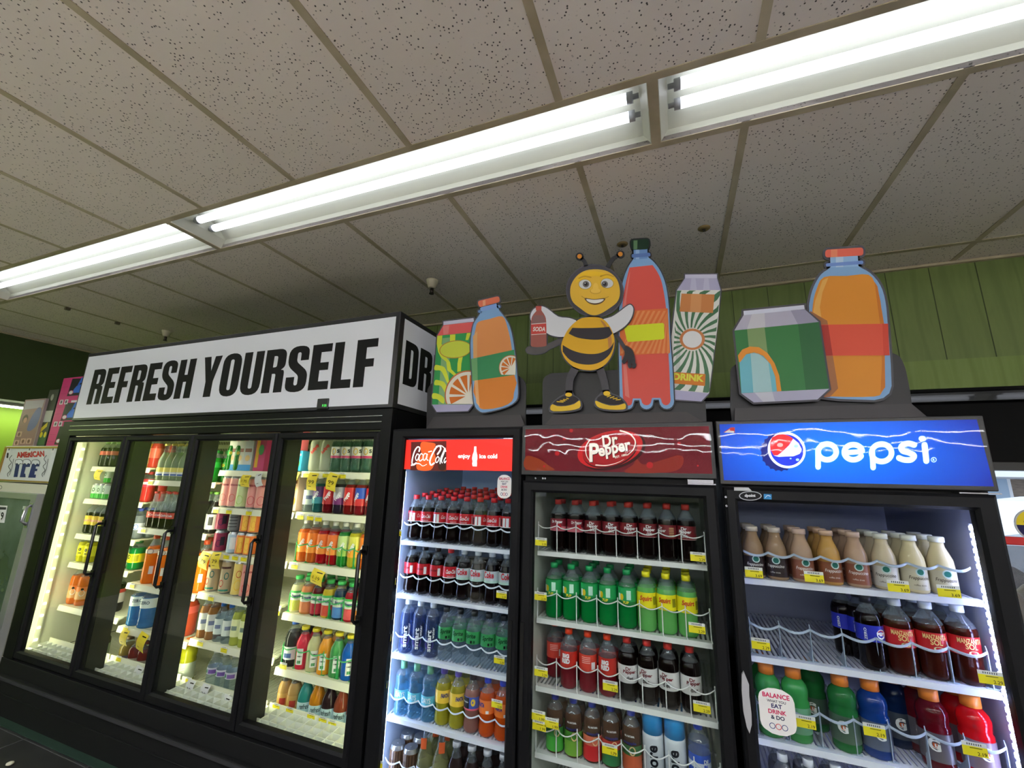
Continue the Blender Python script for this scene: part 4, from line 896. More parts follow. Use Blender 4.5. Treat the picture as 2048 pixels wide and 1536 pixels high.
# condensed heavy capitals, drawn in a box of height 1
def rcn(pts):
    """polygon whose corners (x, y, r) are rounded by r"""
    out = []; n = len(pts)
    for i, p in enumerate(pts):
        r = p[2] if len(p) > 2 else 0
        if not r: out.append((p[0], p[1])); continue
        a = pts[i - 1]; b = pts[(i + 1) % n]
        va = Vector((a[0] - p[0], a[1] - p[1])); vb = Vector((b[0] - p[0], b[1] - p[1]))
        ra, rb2 = min(r, va.length * .5), min(r, vb.length * .5); pa = Vector(p[:2]) + va.normalized() * ra; pb = Vector(p[:2]) + vb.normalized() * rb2
        for k in range(6):
            t = k / 5; q = pa * (1 - t) ** 2 + Vector(p[:2]) * 2 * t * (1 - t) + pb * t * t; out.append((q.x, q.y))
    return out
def arcs(cx, cy, rx, ry, a0, a1, n=10): return seg_arc(cx, cy, rx, ry, a0, a1, n)
def heavy(ch):
    s = .20; w = .48
    if ch == 'E': return .42, [[(0, 0), (.42, 0), (.42, .18), (s, .18), (s, .42), (.38, .42), (.38, .59), (s, .59), (s, .82), (.42, .82), (.42, 1), (0, 1)]]
    if ch == 'F': return .41, [[(0, 0), (s, 0), (s, .41), (.36, .41), (.36, .58), (s, .58), (s, .82), (.41, .82), (.41, 1), (0, 1)]]
    if ch == 'L': return .40, [[(0, 0), (.40, 0), (.40, .18), (s, .18), (s, 1), (0, 1)]]
    if ch == 'I': return .20, [[(0, 0), (s, 0), (s, 1), (0, 1)]]
    if ch == 'H': return .49, [[(0, 0), (s, 0), (s, .42), (.29, .42), (.29, 0), (.49, 0), (.49, 1), (.29, 1), (.29, .60), (s, .60), (s, 1), (0, 1)]]
    if ch == 'Y': return .50, [[(.15, 0), (.35, 0), (.35, .38), (.50, 1), (.31, 1), (.25, .64), (.19, 1), (0, 1), (.15, .38)]]
    if ch == 'U': return .49, [rcn([(0, 1), (0, -.02, .26), (.49, -.02, .26), (.49, 1), (.29, 1), (.29, .13, .05), (.20, .13, .05), (.20, 1)])]
    if ch == 'O': return .49, [rcn([(0, 1.02, .26), (0, -.02, .26), (.49, -.02, .26), (.49, 1.02, .26)]), rcn([(.20, .87, .05), (.29, .87, .05), (.29, .13, .05), (.20, .13, .05)])]
    if ch == 'D': return .48, [rcn([(0, 0), (.48, 0, .20), (.48, 1, .20), (0, 1)]), rcn([(.20, .83), (.285, .83, .06), (.285, .17, .06), (.20, .17)])]
    if ch == 'R': return .49, [rcn([(0, 0), (s, 0), (s, .43), (.285, .43, .04), (.285, 0), (.48, 0), (.48, .50, .10), (.40, .51), (.49, .58, .08), (.49, 1, .18), (0, 1)]), rcn([(s, .84), (.29, .84, .05), (.29, .58, .05), (s, .58)])]
    if ch == 'S': return .47, [rcn([(0, .32), (.0, -.02, .24), (.47, -.02, .24), (.47, .42, .12), (.20, .66, .06), (.20, .87, .05), (.28, .87, .05), (.28, .68), (.46, .68), (.46, 1.02, .24), (0, 1.02, .24), (0, .58, .14), (.27, .34, .06), (.27, .13, .05), (.19, .13, .05), (.19, .32)])]
def sign_word(a, word, x, z, w, h, mat, layer=1):
    tot = sum(heavy(c)[0] for c in word) + .055 * (len(word) - 1); k = w / tot; cx = x
    for c in word:
        ww, loops = heavy(c); a.poly([[(cx + u * k, z + v * h) for u, v in l] for l in loops], mat, layer); cx += (ww + .055) * k
WP = M((218, 220, 228), .35, emit=.03, spec=.2)
INK = M((20, 19, 22), .45, spec=.2)
a = Art(front(1.6995))
a.poly([(-4.033, 1.860), (-1.312, 1.860), (-1.312, 2.318), (-4.033, 2.318)], WP, 1)
sign_word(a, 'REFRESH', -3.914, 1.955, 1.107, .256, INK, 2); sign_word(a, 'YOURSELF', -2.735, 1.955, 1.327, .256, INK, 2)
a.obj('sign_face', hd)
a = Art(lambda u, v, w: (-1.286 + w, u, v))
a.poly([(1.738, 1.868), (2.42, 1.868), (2.42, 2.318), (1.738, 2.318)], WP, 1); sign_word(a, 'DRI', 1.764, 1.975, .33, .235, INK, 2)
a.obj('side_sign_face', hd)
# ---- red panel behind the glass of the red-sign cooler
RB = M((232, 40, 30), .4, emit=.42); RO = M((236, 92, 30), .4, emit=.4); RD = M((96, 22, 20), .4, emit=.35); WE = M((255, 252, 250), .4, emit=.75)
m = MB().box(-1.204, -.656, 1.7225, 1.7400, 1.549, 1.686); rp = m.obj('sign_box', BLACKM, rdoor)
x0_, z0_ = -1.204, 1.549
def s8(x, y): return (740 + x * .2344, 840 + y * .2344)
F8 = pxmap(740, 840, .2344, 1.7222)
a = Art(F8)
a.mb.add([(x, 1.7221, z) for x, z in ((-1.204, 1.549), (-.656, 1.549), (-.656, 1.686), (-1.204, 1.686))], [(0, 1, 2, 3)], a.mi(RB))
a.poly([(352, 188), (652, 180), (652, 436), (345, 428)], RD, 1)
a.poly(smooth([(440, 190), (500, 190), (560, 205), (545, 260), (560, 330), (520, 425), (410, 425), (400, 360), (440, 300), (430, 240)]), RO, 2)
a.poly(smooth([(600, 270), (640, 260), (650, 330), (640, 420), (590, 420), (580, 350)]), M((60, 20, 16), .4, emit=.25), 2)
def sc(pts, w, w2=None, L=4): a.stroke(smooth(pts, 5, False), w, WE, L, w2)
sc([(420, 268), (426, 240), (408, 230), (384, 262), (366, 320), (360, 368), (374, 384), (394, 366)], 10)
sc([(404, 292), (390, 318), (396, 344), (410, 336), (420, 306), (412, 290), (402, 292)], 7)
sc([(450, 296), (440, 286), (426, 304), (420, 334), (430, 350), (448, 336)], 7)
sc([(486, 292), (470, 286), (456, 306), (456, 334), (466, 344), (482, 322), (490, 290), (484, 330), (496, 344)], 7)
sc([(502, 272), (526, 266)], 7)
sc([(578, 292), (604, 250), (596, 222), (566, 236), (530, 300), (512, 352), (522, 384), (548, 368)], 12)
sc([(566, 226), (610, 220), (640, 246), (648, 268)], 7)
sc([(580, 312), (562, 336), (566, 364), (582, 352), (592, 326), (580, 312)], 7)
sc([(600, 372), (604, 330), (632, 262), (642, 240), (636, 270), (612, 340), (618, 366)], 7)
sc([(646, 322), (634, 344), (638, 366), (650, 350)], 7)
sc([(356, 386), (392, 372), (424, 374), (452, 392), (486, 378)], 10, 3)
a.text('enjoy', 752, 336, 104, 44, WE, 3, .03, -1); a.text('ice cold', 934, 328, 152, 38, WE, 3, .03, -1)
a.poly([(890, 226), (908, 226), (909, 268), (916, 300), (917, 330), (912, 350), (914, 372), (912, 396), (876, 394), (873, 372), (876, 350), (872, 330), (876, 300), (888, 268)], WE, 3)
a.obj('sign_face', rp)
# ---- maroon header
F = pxmap(1030, 840, .2344, 1.6938)
COV, nt, out = nodes_mat('wavy_acrylic')
tr = nt.nodes.new('ShaderNodeBsdfTransparent'); gl = nt.nodes.new('ShaderNodeBsdfGlossy'); gl.inputs['Roughness'].default_value = .02
lw = nt.nodes.new('ShaderNodeLayerWeight'); pw = nt.nodes.new('ShaderNodeMath'); pw.operation = 'POWER'; pw.inputs[1].default_value = 5
mr = nt.nodes.new('ShaderNodeMapRange'); mr.inputs[3].default_value = .010; mx_ = nt.nodes.new('ShaderNodeMixShader')
nz = tex(nt, 'ShaderNodeTexNoise', 5.0); bp = nt.nodes.new('ShaderNodeBump'); bp.inputs['Strength'].default_value = .07; bp.inputs['Distance'].default_value = .02
nt.links.new(nz.outputs[0], bp.inputs['Height']); nt.links.new(bp.outputs[0], gl.inputs['Normal'])
nt.links.new(lw.outputs['Facing'], pw.inputs[0]); nt.links.new(pw.outputs[0], mr.inputs[0]); nt.links.new(mr.outputs[0], mx_.inputs[0])
nt.links.new(tr.outputs[0], mx_.inputs[1]); nt.links.new(gl.outputs[0], mx_.inputs[2]); nt.links.new(mx_.outputs[0], out.inputs[0])
a = Art(F)
EM = .03
def mm(c, e=EM): return M(c, .4, emit=e, spec=.12)
a.mb.add([(x, 1.6937, z) for x, z in ((-.592, 1.553), (.113, 1.553), (.113, 1.723), (-.592, 1.723))], [(0, 1, 2, 3)], a.mi(mm((108, 16, 32))))
a.poly(smooth([(95, 310), (200, 330), (290, 390), (330, 428), (95, 420)]), mm((146, 58, 28)), 1)
a.poly(smooth([(1290, 330), (1400, 300), (1440, 340), (1400, 420), (1250, 450), (940, 448), (1010, 380), (1040, 330), (1100, 380)]), mm((140, 40, 30)), 1)
for q in ((480, 90, 16), (420, 160, 12), (360, 285, 20), (1150, 385, 28), (1400, 200, 14), (330, 130, 7), (1560, 390, 8), (1130, 130, 8), (1290, 260, 7), (250, 395, 10)): a.poly(ell(q[0], q[1], q[2], q[2], 14), mm((190, 30, 38)), 2)
a.poly(ell(830, 262, 292, 158, 40, -14), mm((60, 10, 18)), 2); a.poly(ell(812, 250, 284, 152, 40, -14), mm((206, 30, 36)), 3)
a.poly(ell(810, 262, 236, 142, 40, -14), mm((70, 12, 20)), 4); a.poly(ell(806, 255, 232, 138, 40, -14), mm((170, 26, 34)), 5)
CW = mm((226, 218, 206), .2)
a.stroke(smooth([(640, 170), (606, 230), (610, 300), (640, 352)], 6, False), 10, CW, 6, 4)
a.stroke(smooth([(900, 92), (980, 120), (1026, 180), (1010, 250), (960, 300)], 6, False), 14, CW, 6, 5)
a.stroke(smooth([(690, 384), (780, 388), (870, 366), (930, 336)], 6, False), 9, CW, 6, 2)
for (ll, col, dx) in ((6, mm((40, 8, 14)), 5), (7, CW, 0)):
    a.text('D', 752 + dx, 232 + dx, 74, 98, col, ll, .03, -1, 0, 6); a.text('r', 834 + dx, 218 + dx, 48, 72, col, ll, .03, -1, 0, 6)
    a.text('P', 636 + dx, 360 + dx, 84, 160, col, ll, .03, -1, .06, 4); a.text('epper', 722 + dx, 346 + dx, 280, 104, col, ll, .03, -1, .08, 12)
a.text('EST. 1885', 856, 328, 106, 18, CW, 7, .02, -1, 0, 14)
a.obj('sign_face', mh)
MB().box(-.596, .117, 1.6905, 1.6915, 1.549, 1.727).obj('sign_cover', COV, mh)
# ---- lit blue header
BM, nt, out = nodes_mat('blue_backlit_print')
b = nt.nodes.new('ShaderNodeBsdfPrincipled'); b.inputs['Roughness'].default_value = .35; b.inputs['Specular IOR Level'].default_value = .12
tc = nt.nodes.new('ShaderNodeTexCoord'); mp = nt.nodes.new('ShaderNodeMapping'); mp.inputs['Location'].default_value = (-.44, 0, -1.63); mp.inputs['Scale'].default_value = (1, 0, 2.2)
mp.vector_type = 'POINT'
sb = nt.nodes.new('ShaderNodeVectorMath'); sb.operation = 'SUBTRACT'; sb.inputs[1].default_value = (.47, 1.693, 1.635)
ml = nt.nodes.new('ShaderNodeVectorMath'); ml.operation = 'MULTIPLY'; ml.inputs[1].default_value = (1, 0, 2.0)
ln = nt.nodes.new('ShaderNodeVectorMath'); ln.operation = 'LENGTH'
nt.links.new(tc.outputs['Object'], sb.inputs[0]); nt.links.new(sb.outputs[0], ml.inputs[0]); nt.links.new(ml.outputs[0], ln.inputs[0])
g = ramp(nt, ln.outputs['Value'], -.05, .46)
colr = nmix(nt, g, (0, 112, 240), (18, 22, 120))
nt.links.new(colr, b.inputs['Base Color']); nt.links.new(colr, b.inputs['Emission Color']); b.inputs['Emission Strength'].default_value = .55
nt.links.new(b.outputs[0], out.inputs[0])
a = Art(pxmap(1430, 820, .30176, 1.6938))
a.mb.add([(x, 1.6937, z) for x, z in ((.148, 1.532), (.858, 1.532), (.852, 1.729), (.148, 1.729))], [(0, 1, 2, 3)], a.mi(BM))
LB = mm((176, 222, 255), .75)
L = []
for i in range(66):
    an = 2 * PI * i / 66; rr = 1.0 + (.07 if i % 3 == 1 else 0); L.append((452 + 132 * rr * math.cos(an) * .96 - 18, 268 + 124 * rr * math.sin(an) + 8))
a.poly(L, mm((22, 34, 120), .3), 1)
a.poly(ell(475, 266, 128, 118, 40, 28), mm((206, 216, 240), .7), 2)
G = ell(475, 266, 112, 102, 60, 28)
a.poly(G, mm((30, 50, 190), .5), 3)
up = [p for p in G if p[1] < 285 + (p[0] - 475) * .02]
def clip(loop, fn): return [p for p in loop if fn(p)]
wv = smooth([(372, 308), (420, 300), (470, 268), (520, 200), (512, 170)], 6, False)
red = clip(G, lambda p: (p[0] - 475) * .78 + (p[1] - 266) < -6)
red = sorted(red, key=lambda p: math.atan2(p[1] - 266, p[0] - 475))
a.poly([(388, 300), (366, 262), (362, 220), (378, 182), (412, 164), (450, 160), (490, 172), (516, 190), (490, 232), (446, 276), (414, 300)], mm((214, 38, 44), .6), 5)
a.poly([(388, 302), (414, 302), (446, 278), (492, 234), (518, 192), (552, 220), (574, 262), (560, 290), (520, 306), (470, 308), (420, 310)], mm((226, 236, 255), .75), 4)
for q in ((430, 232, 20, 14), (536, 240, 16, 12), (546, 330, 12, 9), (500, 322, 7, 5), (406, 210, 8, 6)): a.poly(ell(q[0], q[1], q[2], q[3], 12), mm((230, 150, 150) if q[0] < 470 else (150, 190, 240), .5), 6)
def lt(pts, w=37): a.stroke(pts, w, LB, 6)
lt(seg_arc(742, 278, 60, 52, 0, 360, 28)); lt([(682, 262), (682, 378)])
lt([(862, 284), (966, 276)], 34); lt(seg_arc(915, 280, 60, 50, -10, -330, 24))
lt(seg_arc(1102, 284, 66, 58, 0, 360, 28)); lt([(1040, 270), (1046, 382)])
lt(smooth([(1318, 232), (1276, 222), (1234, 240), (1240, 270), (1284, 284), (1318, 304), (1296, 330), (1250, 330), (1216, 318)], 5, False), 38)
lt([(1386, 232), (1398, 338)], 40); a.poly(ell(1371, 190, 24, 18, 20), LB, 6)
a.stroke(seg_arc(1447, 330, 17, 15, 0, 360, 18), 4, LB, 6, caps=False); a.text('R', 1440, 338, 14, 15, LB, 6, .02, -1)
a.poly([(56, 148), (106, 116), (130, 116), (130, 152)], (206, 60, 50), 7); a.poly([(60, 150), (96, 128), (100, 138), (126, 140), (126, 152)], (226, 226, 226), 8)
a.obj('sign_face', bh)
MB().box(.142, .862, 1.6905, 1.6915, 1.527, 1.733).obj('sign_cover', COV, bh)
a = Art(pxmap(1430, 820, .30176, 1.6995))
a.poly([(126, 512), (222, 514), (244, 536), (126, 534)], (196, 198, 200), 1)
a.poly(ell(234, 569, 75, 31, 32), (190, 192, 196), 1); a.poly(ell(234, 569, 69, 26, 32), (18, 18, 20), 2)
a.text('dpoint', 196, 582, 72, 26, (220, 222, 226), 3, .03, -1)
a.poly([(323, 556), (375, 558), (375, 593), (323, 591)], (60, 140, 200), 1); a.stroke(smooth([(332, 582), (348, 566), (366, 572)], 4, False), 4, (220, 234, 244), 2)
a.obj('maker_badge', bc)
# ---- oval stickers on the door glass
def sticker(k, cx, cy, w, h, label, cid):
    t = thing('window_sticker', label, 'sticker', at(k[0] + cx * k[2], k[1] + cy * k[2], 1.7128), 'health message stickers on the cooler glass')
    p = at(k[0] + cx * k[2], k[1] + cy * k[2], 1.7128); q = at(k[0] + (cx + w / 2) * k[2], k[1] + cy * k[2], 1.7128); r = at(k[0] + cx * k[2], k[1] + (cy + h / 2) * k[2], 1.7128)
    W2, H2 = abs(q.x - p.x), abs(r.z - p.z)
    a = Art(lambda u, v, w_: (u, -w_, v)); o = rcn([(-W2 * .9, -H2 * .8, .01), (-W2 * .4, -H2), (0, -H2 * 1.03), (W2 * .4, -H2), (W2 * .9, -H2 * .8, .01), (W2, -H2 * .5), (W2, H2 * .5), (W2 * .9, H2 * .8, .01), (W2 * .4, H2), (0, H2 * 1.03), (-W2 * .4, H2), (-W2 * .9, H2 * .8, .01), (-W2, H2 * .5), (-W2, -H2 * .5)])
    a.poly(o, (226, 224, 222), 1)
    for s, y0, hh, ww, c in (('BALANCE', .58, .22, 1.5, (200, 40, 90)), ('WHAT YOU', .38, .12, 1.05, (90, 90, 100)), ('EAT', .14, .19, .60, (40, 36, 90)), ('DRINK', -.12, .19, 1.0, (200, 40, 90)), ('& DO', -.36, .18, .75, (40, 50, 80))):
        a.text(s, -ww * W2 / 2, y0 * H2, ww * W2, hh * H2, c, 2, .03)
    for i, c in enumerate(((40, 60, 120), (200, 50, 60), (40, 60, 120))): a.stroke(seg_arc((i - 1) * .34 * W2, -.66 * H2, .15 * W2, .12 * H2, 0, 360, 14), .0018, c, 2, caps=False)
    a.obj('sticker_print', t)
sticker((740, 840, .2344), 1146, 568, 120, 198, 'oval BALANCE WHAT YOU EAT sticker on the red-sign cooler glass', 0)
sticker((1430, 1180, .30176), 412, 806, 240, 300, 'large oval BALANCE WHAT YOU EAT sticker on the blue-sign cooler glass', 1)
# ---- small yellow price tags
YT = M((236, 220, 30), .45); WT = M((226, 226, 224), .45)
TAGN = [0]
def small_tag(px, py, Y, w, price, label, group, h=None):
    p = at(px, py, Y); h = h or w * .62
    t = thing('price_tag', label, 'price tag', p, group)
    MB().box(-w / 2, w / 2, 0, .0008, -h / 2, h / 2).obj('card', WT, t)
    a = Art(lambda u, v, w_: (u, -w_, v), step=.0003)
    a.poly([(-w / 2, -h / 2), (w / 2, -h / 2), (w / 2, h * .2), (-w / 2, h * .2)], YT, 1)
    for i in range(7): a.poly([(-w * .3 + i * w * .09, h * .28), (-w * .26 + i * w * .09, h * .28), (-w * .26 + i * w * .09, h * .42), (-w * .3 + i * w * .09, h * .42)], (60, 60, 66), 2)
    a.poly([(-w * .2, h * .06), (w * .3, h * .06), (w * .3, h * .12), (-w * .2, h * .12)], (90, 86, 30), 2)
    if price: a.text(price, w * .08, -h * .42, w * .36, h * .26, (50, 48, 30), 2, .01)
    a.obj('print', t); return t
def tags(k, Y, w, L, where):
    for zx, zy, pr, d in L: small_tag(k[0] + zx * k[2], k[1] + zy * k[2], Y, w, pr, 'small yellow price tag %s, %s' % (d, where), 'yellow price tags on the %s' % where)
c1 = (740, 840, .2344); c2 = (740, 1180, .2317)
tags(c1, 1.7250, .045, [(232, 960, '2.29', 'left of the top shelf'), (185, 1372, '2.29', 'left of the second shelf'), (1122, 1490, '2.29', 'right end of the second shelf')], 'red-sign cooler')
tags(c2, 1.7250, .045, [(158, 222, '2.19', 'left of the third shelf'), (145, 405, '2.1', 'lower left beside the third shelf'), (110, 808, '2.6', 'left of the fourth shelf'), (68, 1502, '', 'at bottom left'), (1115, 603, '2.29', 'right end of the third shelf'), (1095, 983, '2.29', 'right end of the fourth shelf')], 'red-sign cooler')
m1 = (1030, 840, .2344); m2 = (1030, 1180, .2318)
tags(m1, 1.7250, .049, [(222, 1038, '2.29', 'left of the top shelf'), (1560, 1167, '2.29', 'right end of the top shelf'), (218, 1503, '2.29', 'left of the second shelf')], 'maroon-sign cooler')
tags(m2, 1.7250, .052, [(1570, 328, '2.29', 'right end of the second shelf'), (224, 705, '2.29', 'left of the third shelf'), (822, 828, '2.29', 'mid third shelf'), (1612, 1010, '2.29', 'right end of the third shelf'), (202, 1084, '1.99', 'upper left of the fourth shelf'), (208, 1168, '1.99', 'lower left of the fourth shelf'), (316, 1150, '1.99', 'beside the two at left'), (817, 1375, '1.79', 'mid fourth shelf')], 'maroon-sign cooler')
b1 = (1430, 820, .30176); b2_ = (1430, 1180, .30176)
tags(b1, 1.7250, .053, [(257, 1076, '3.69', 'leftmost on the top shelf'), (656, 1106, '3.69', 'second on the top shelf'), (1215, 1168, '3.69', 'third on the top shelf'), (1550, 1202, '3.69', 'rightmost on the top shelf')], 'blue-sign cooler')
tags(b2_, 1.7250, .053, [(303, 358, '2.29', 'left of the second shelf'), (1828, 582, '2.29', 'right end of the second shelf'), (600, 875, '2.19', 'left on the third shelf'), (1056, 930, '2.19', 'middle of the third shelf'), (1722, 1056, '2.19', 'right on the third shelf')], 'blue-sign cooler')
l6 = (460, 860, .2214); l7 = (440, 1180, .2318); l4 = (240, 860, .2213); l5 = (200, 1180, .2083)
YR = 1.8905
def rt(k, L, where): tags(k, YR, .048, L, where)
rt(l6, [(690, 403, '', 'first on the top rail'), (868, 405, '', 'second on the top rail'), (1015, 412, '', 'third on the top rail'), (636, 782, '', 'first on the second rail'), (725, 790, '', 'second on the second rail'), (800, 800, '', 'third on the second rail'), (582, 1228, '', 'left on the third rail')], 'door four')
rt(l7, [(486, 188, '', 'left on the fourth rail'), (545, 655, '', 'left on the fifth rail'), (484, 1006, '', 'first on the bottom rail'), (600, 1040, '', 'second on the bottom rail'), (785, 1090, '', 'third on the bottom rail'), (885, 1124, '', 'fourth on the bottom rail'), (968, 1155, '', 'fifth on the bottom rail')], 'door four')
rt(l4, [(865, 728, '', 'first on the second rail'), (985, 735, '', 'second on the second rail'), (1165, 745, '', 'third on the second rail'), (960, 1142, '', 'first on the third rail'), (1040, 1152, '', 'second on the third rail'), (1118, 1162, '', 'third on the third rail')], 'door three')
rt(l5, [(1065, 78, '', 'left on the fourth rail'), (962, 510, '', 'left on the fifth rail'), (1190, 572, '', 'right on the fifth rail'), (850, 868, '', 'left on the bottom rail')], 'door three')
rt(l4, [(275, 472, '', 'on the top rail'), (210, 906, '', 'on the second rail'), (110, 1408, '', 'on the third rail')], 'door two')
rt(l5, [(180, 660, '', 'on the bottom rail'), (245, 370, '', 'on the fourth rail')], 'door two')
def big_tag(k, zx, zy, zw, zh, txt, label, rot=0.0, white=False, Y=1.884, name='hanging_price_card'):
    p = at(k[0] + zx * k[2], k[1] + zy * k[2], Y); q = at(k[0] + (zx + zw) * k[2], k[1] + zy * k[2], Y); r = at(k[0] + zx * k[2], k[1] + (zy + zh) * k[2], Y)
    w, h = abs(q.x - p.x), abs(r.z - p.z)
    t = thing(name, label, 'price card', p, 'hanging price cards in the long cooler'); t.rotation_euler = (0, math.radians(rot), 0)
    n = 6; m = MB(); vs = []
    for i in range(n + 1):
        v = -h / 2 + h * i / n; bow = .012 * (1 - (2 * i / n - 1) ** 2)
        for dy in (0, .0008):
            for u in (-w / 2, w / 2): vs.append((u, -bow + dy, v))
    fs = []
    for i in range(n): b0 = 4 * i; fs += [(b0, b0 + 1, b0 + 5, b0 + 4), (b0 + 2, b0 + 6, b0 + 7, b0 + 3), (b0, b0 + 4, b0 + 6, b0 + 2), (b0 + 1, b0 + 3, b0 + 7, b0 + 5)]
    fs += [(0, 2, 3, 1), (4 * n, 4 * n + 1, 4 * n + 3, 4 * n + 2)]
    m.add(vs, fs); m.obj('card', WT if white else M((240, 214, 50), .5), t)
    a = Art(lambda u, v, w_: (u, -.012 * (1 - (2 * v / h) ** 2) - w_, v), step=.0005)
    c = (40, 36, 20)
    if txt: a.text(txt, -w * .30, -h * .14, w * .58, h * .22, c, 2, .0)
    a.poly([(-w * .1, h * .30), (w * .36, h * .34), (w * .36, h * .40), (-w * .1, h * .36)], c, 1)
    a.poly([(-w * .3, -h * .30), (w * .0, -h * .30), (w * .0, -h * .27), (-w * .3, -h * .27)], c, 1)
    a.obj('print', t)
big_tag(l6, 575, 455, 82, 160, '99', 'yellow card reading 99, leftmost behind door four', 8); big_tag(l6, 750, 465, 88, 160, '99', 'yellow card reading 99, middle one behind door four', 4)
big_tag(l6, 928, 470, 92, 158, '99', 'yellow card reading 99, third behind door four', 12); big_tag(l6, 795, 1330, 110, 140, '1.19', 'yellow card reading 1.19 under the third shelf, door four', 12)
big_tag(l4, 1140, 460, 80, 108, '1.75', 'yellow card reading 1.75 under the cartons, door three', 2); big_tag(l4, 1262, 450, 60, 120, '', 'white curled card under the cartons, door three', -12, True)
big_tag(l4, 768, 1180, 85, 155, '79', 'yellow card reading 79, left of the pair, door three', 12); big_tag(l4, 872, 1180, 80, 155, '79', 'yellow card reading 79, right of the pair, door three', -4)
big_tag(l4, 178, 410, 70, 140, '', 'yellow card above the red bottles, behind door two', 4); big_tag(l5, 240, 455, 70, 155, '', 'yellow card left under the blue drinks, door two', 4); big_tag(l5, 408, 500, 80, 190, '', 'tilted yellow card right under the blue drinks, door two', 14)
big_tag((120, 860, .1693), 460, 530, 75, 120, '', 'yellow card under the top shelf behind door one', 4)
for zx, zy, txt, d, r in ((372, 810, '22', 'handwritten 22', 8), (872, 940, '30', 'handwritten 30', 8), (1015, 985, '38', 'handwritten 38', 4), (1215, 1090, '24', 'handwritten 24', 12), (650, 880, '', 'numbers turned away', 14)):
    big_tag(l5, zx, zy, 72, 170, txt, 'white card with %s over the well grate' % d, r, True, 1.87)
# ---- bottle guards
def guard(parent, x0, x1, n, y, z, zr, mat, r=.0022, bulge=.022, posts=True, fins=False, band=0.0, name='bottle_guard'):
    m = MB(); p = (x1 - x0) / n; path = []
    for i in range(n):
        for k in range(8):
            t = k / 8; path.append((x0 + (i + t) * p, y - bulge * math.sin(PI * t), z + zr - .010 * math.sin(PI * t)))
    path.append((x1, y, z + zr))
    if band:
        vs = [(a_, b_, c_ + dz) for a_, b_, c_ in path for dz in (-band / 2, band / 2)] + [(a_, b_ + .0015, c_ + dz) for a_, b_, c_ in path for dz in (-band / 2, band / 2)]
        N = len(path); m.add(vs, [(2 * i, 2 * i + 2, 2 * i + 3, 2 * i + 1) for i in range(N - 1)] + [(2 * N + 2 * i, 2 * N + 2 * i + 1, 2 * N + 2 * i + 3, 2 * N + 2 * i + 2) for i in range(N - 1)] + [(2 * i + 1, 2 * i + 3, 2 * N + 2 * i + 3, 2 * N + 2 * i + 1) for i in range(N - 1)], 0, True)
    else: m.tube(path, r, 6)
    for i in range(n + 1):
        x = x0 + i * p
        if posts: m.tube([(x, y, z + zr + .012), (x, y, z + .006), (x + .004, y - .004, z - .001)], r, 6)
        if fins:
            m.add([(x + dx, yy, zz) for dx in (-.0012, .0012) for yy, zz in ((y + .002, z + .001), (y + .10, z + .001), (y + .05, z + .014), (y + .012, z + .045), (y + .006, z + zr + .016), (y - .001, z + zr))], [(0, 1, 2, 3, 4, 5), (11, 10, 9, 8, 7, 6), (0, 6, 7, 1), (1, 7, 8, 2), (2, 8, 9, 3), (3, 9, 10, 4), (4, 10, 11, 5), (5, 11, 6, 0)])
            m.box(x - .014, x + .014, y + .004, y + .012, z + .0008, z + .0035)
    return m.obj(name, mat, parent)
WWIRE = M((226, 228, 226), .35)
for i, z in enumerate(MZ[:4]): guard(mc, -.558, .076, 8, FY + .004, z, (.102, .098, .094, .092)[i], WWIRE)
PL = M((206, 216, 226), .3)
for z, zr in zip(RZ, (.082, .082, .082, .078, .085)): guard(rc, -1.229, -.661, 8, FY + .014, z, zr, PL, bulge=.012, posts=False, band=.006)
PC = clear_mat('frosted_plastic', (214, 226, 236), (200, 214, 228), .55)
for z, zr, n in ((BZ[0], .088, 8), (BZ[1], .098, 7), (BZ[2], .098, 7)): guard(bc, .200, .814, n, FY + .012, z, zr, PC, bulge=.020, posts=False, fins=z != BZ[0], band=.008)
GP = M((60, 170, 90), .35)
for z, zr, n in ((SECZ[3][2], .10, 8), (SECZ[3][3], .09, 7), (SECZ[3][4], .10, 7)): guard(lc, -2.005, -1.365, n, FYL + .012, z, zr, GP, bulge=.018, posts=False, fins=True, band=.006)
# ---- cartons and boxes among the drinks
def carton(x, Y, z, w, h, col, label, top=None, cap=None, deco=(), d=.06, rz=0.0, group='drink cartons in the long cooler'):
    t = thing('drink_carton', label, 'carton', (x, Y, z), group, rz)
    m = MB().box(-w / 2, w / 2, -d / 2, d / 2, 0, h); o = m.obj('carton_body', M(col, .4), t, bevel=.0015)
    if cap: MB().lathe([(.012, h + .0002), (.012, h + .014)], 14).obj('cap', M(cap, .4), t)
    a = Art(lambda u, v, w_: (u, -d / 2 - w_, v)); a.poly([(-w / 2 + .001, 0.001), (w / 2 - .001, .001), (w / 2 - .001, .002), (-w / 2 + .001, .002)], col, 1)
    for q in deco:
        if q[0] == 'r': a.poly([(q[1] * w, q[3] * h), (q[2] * w, q[3] * h), (q[2] * w, q[4] * h), (q[1] * w, q[4] * h)], q[5], 2)
        else: a.poly(ell(q[1] * w, q[2] * h, q[3] * w, q[4] * h, 16), q[5], 3)
    a.obj('print', t)
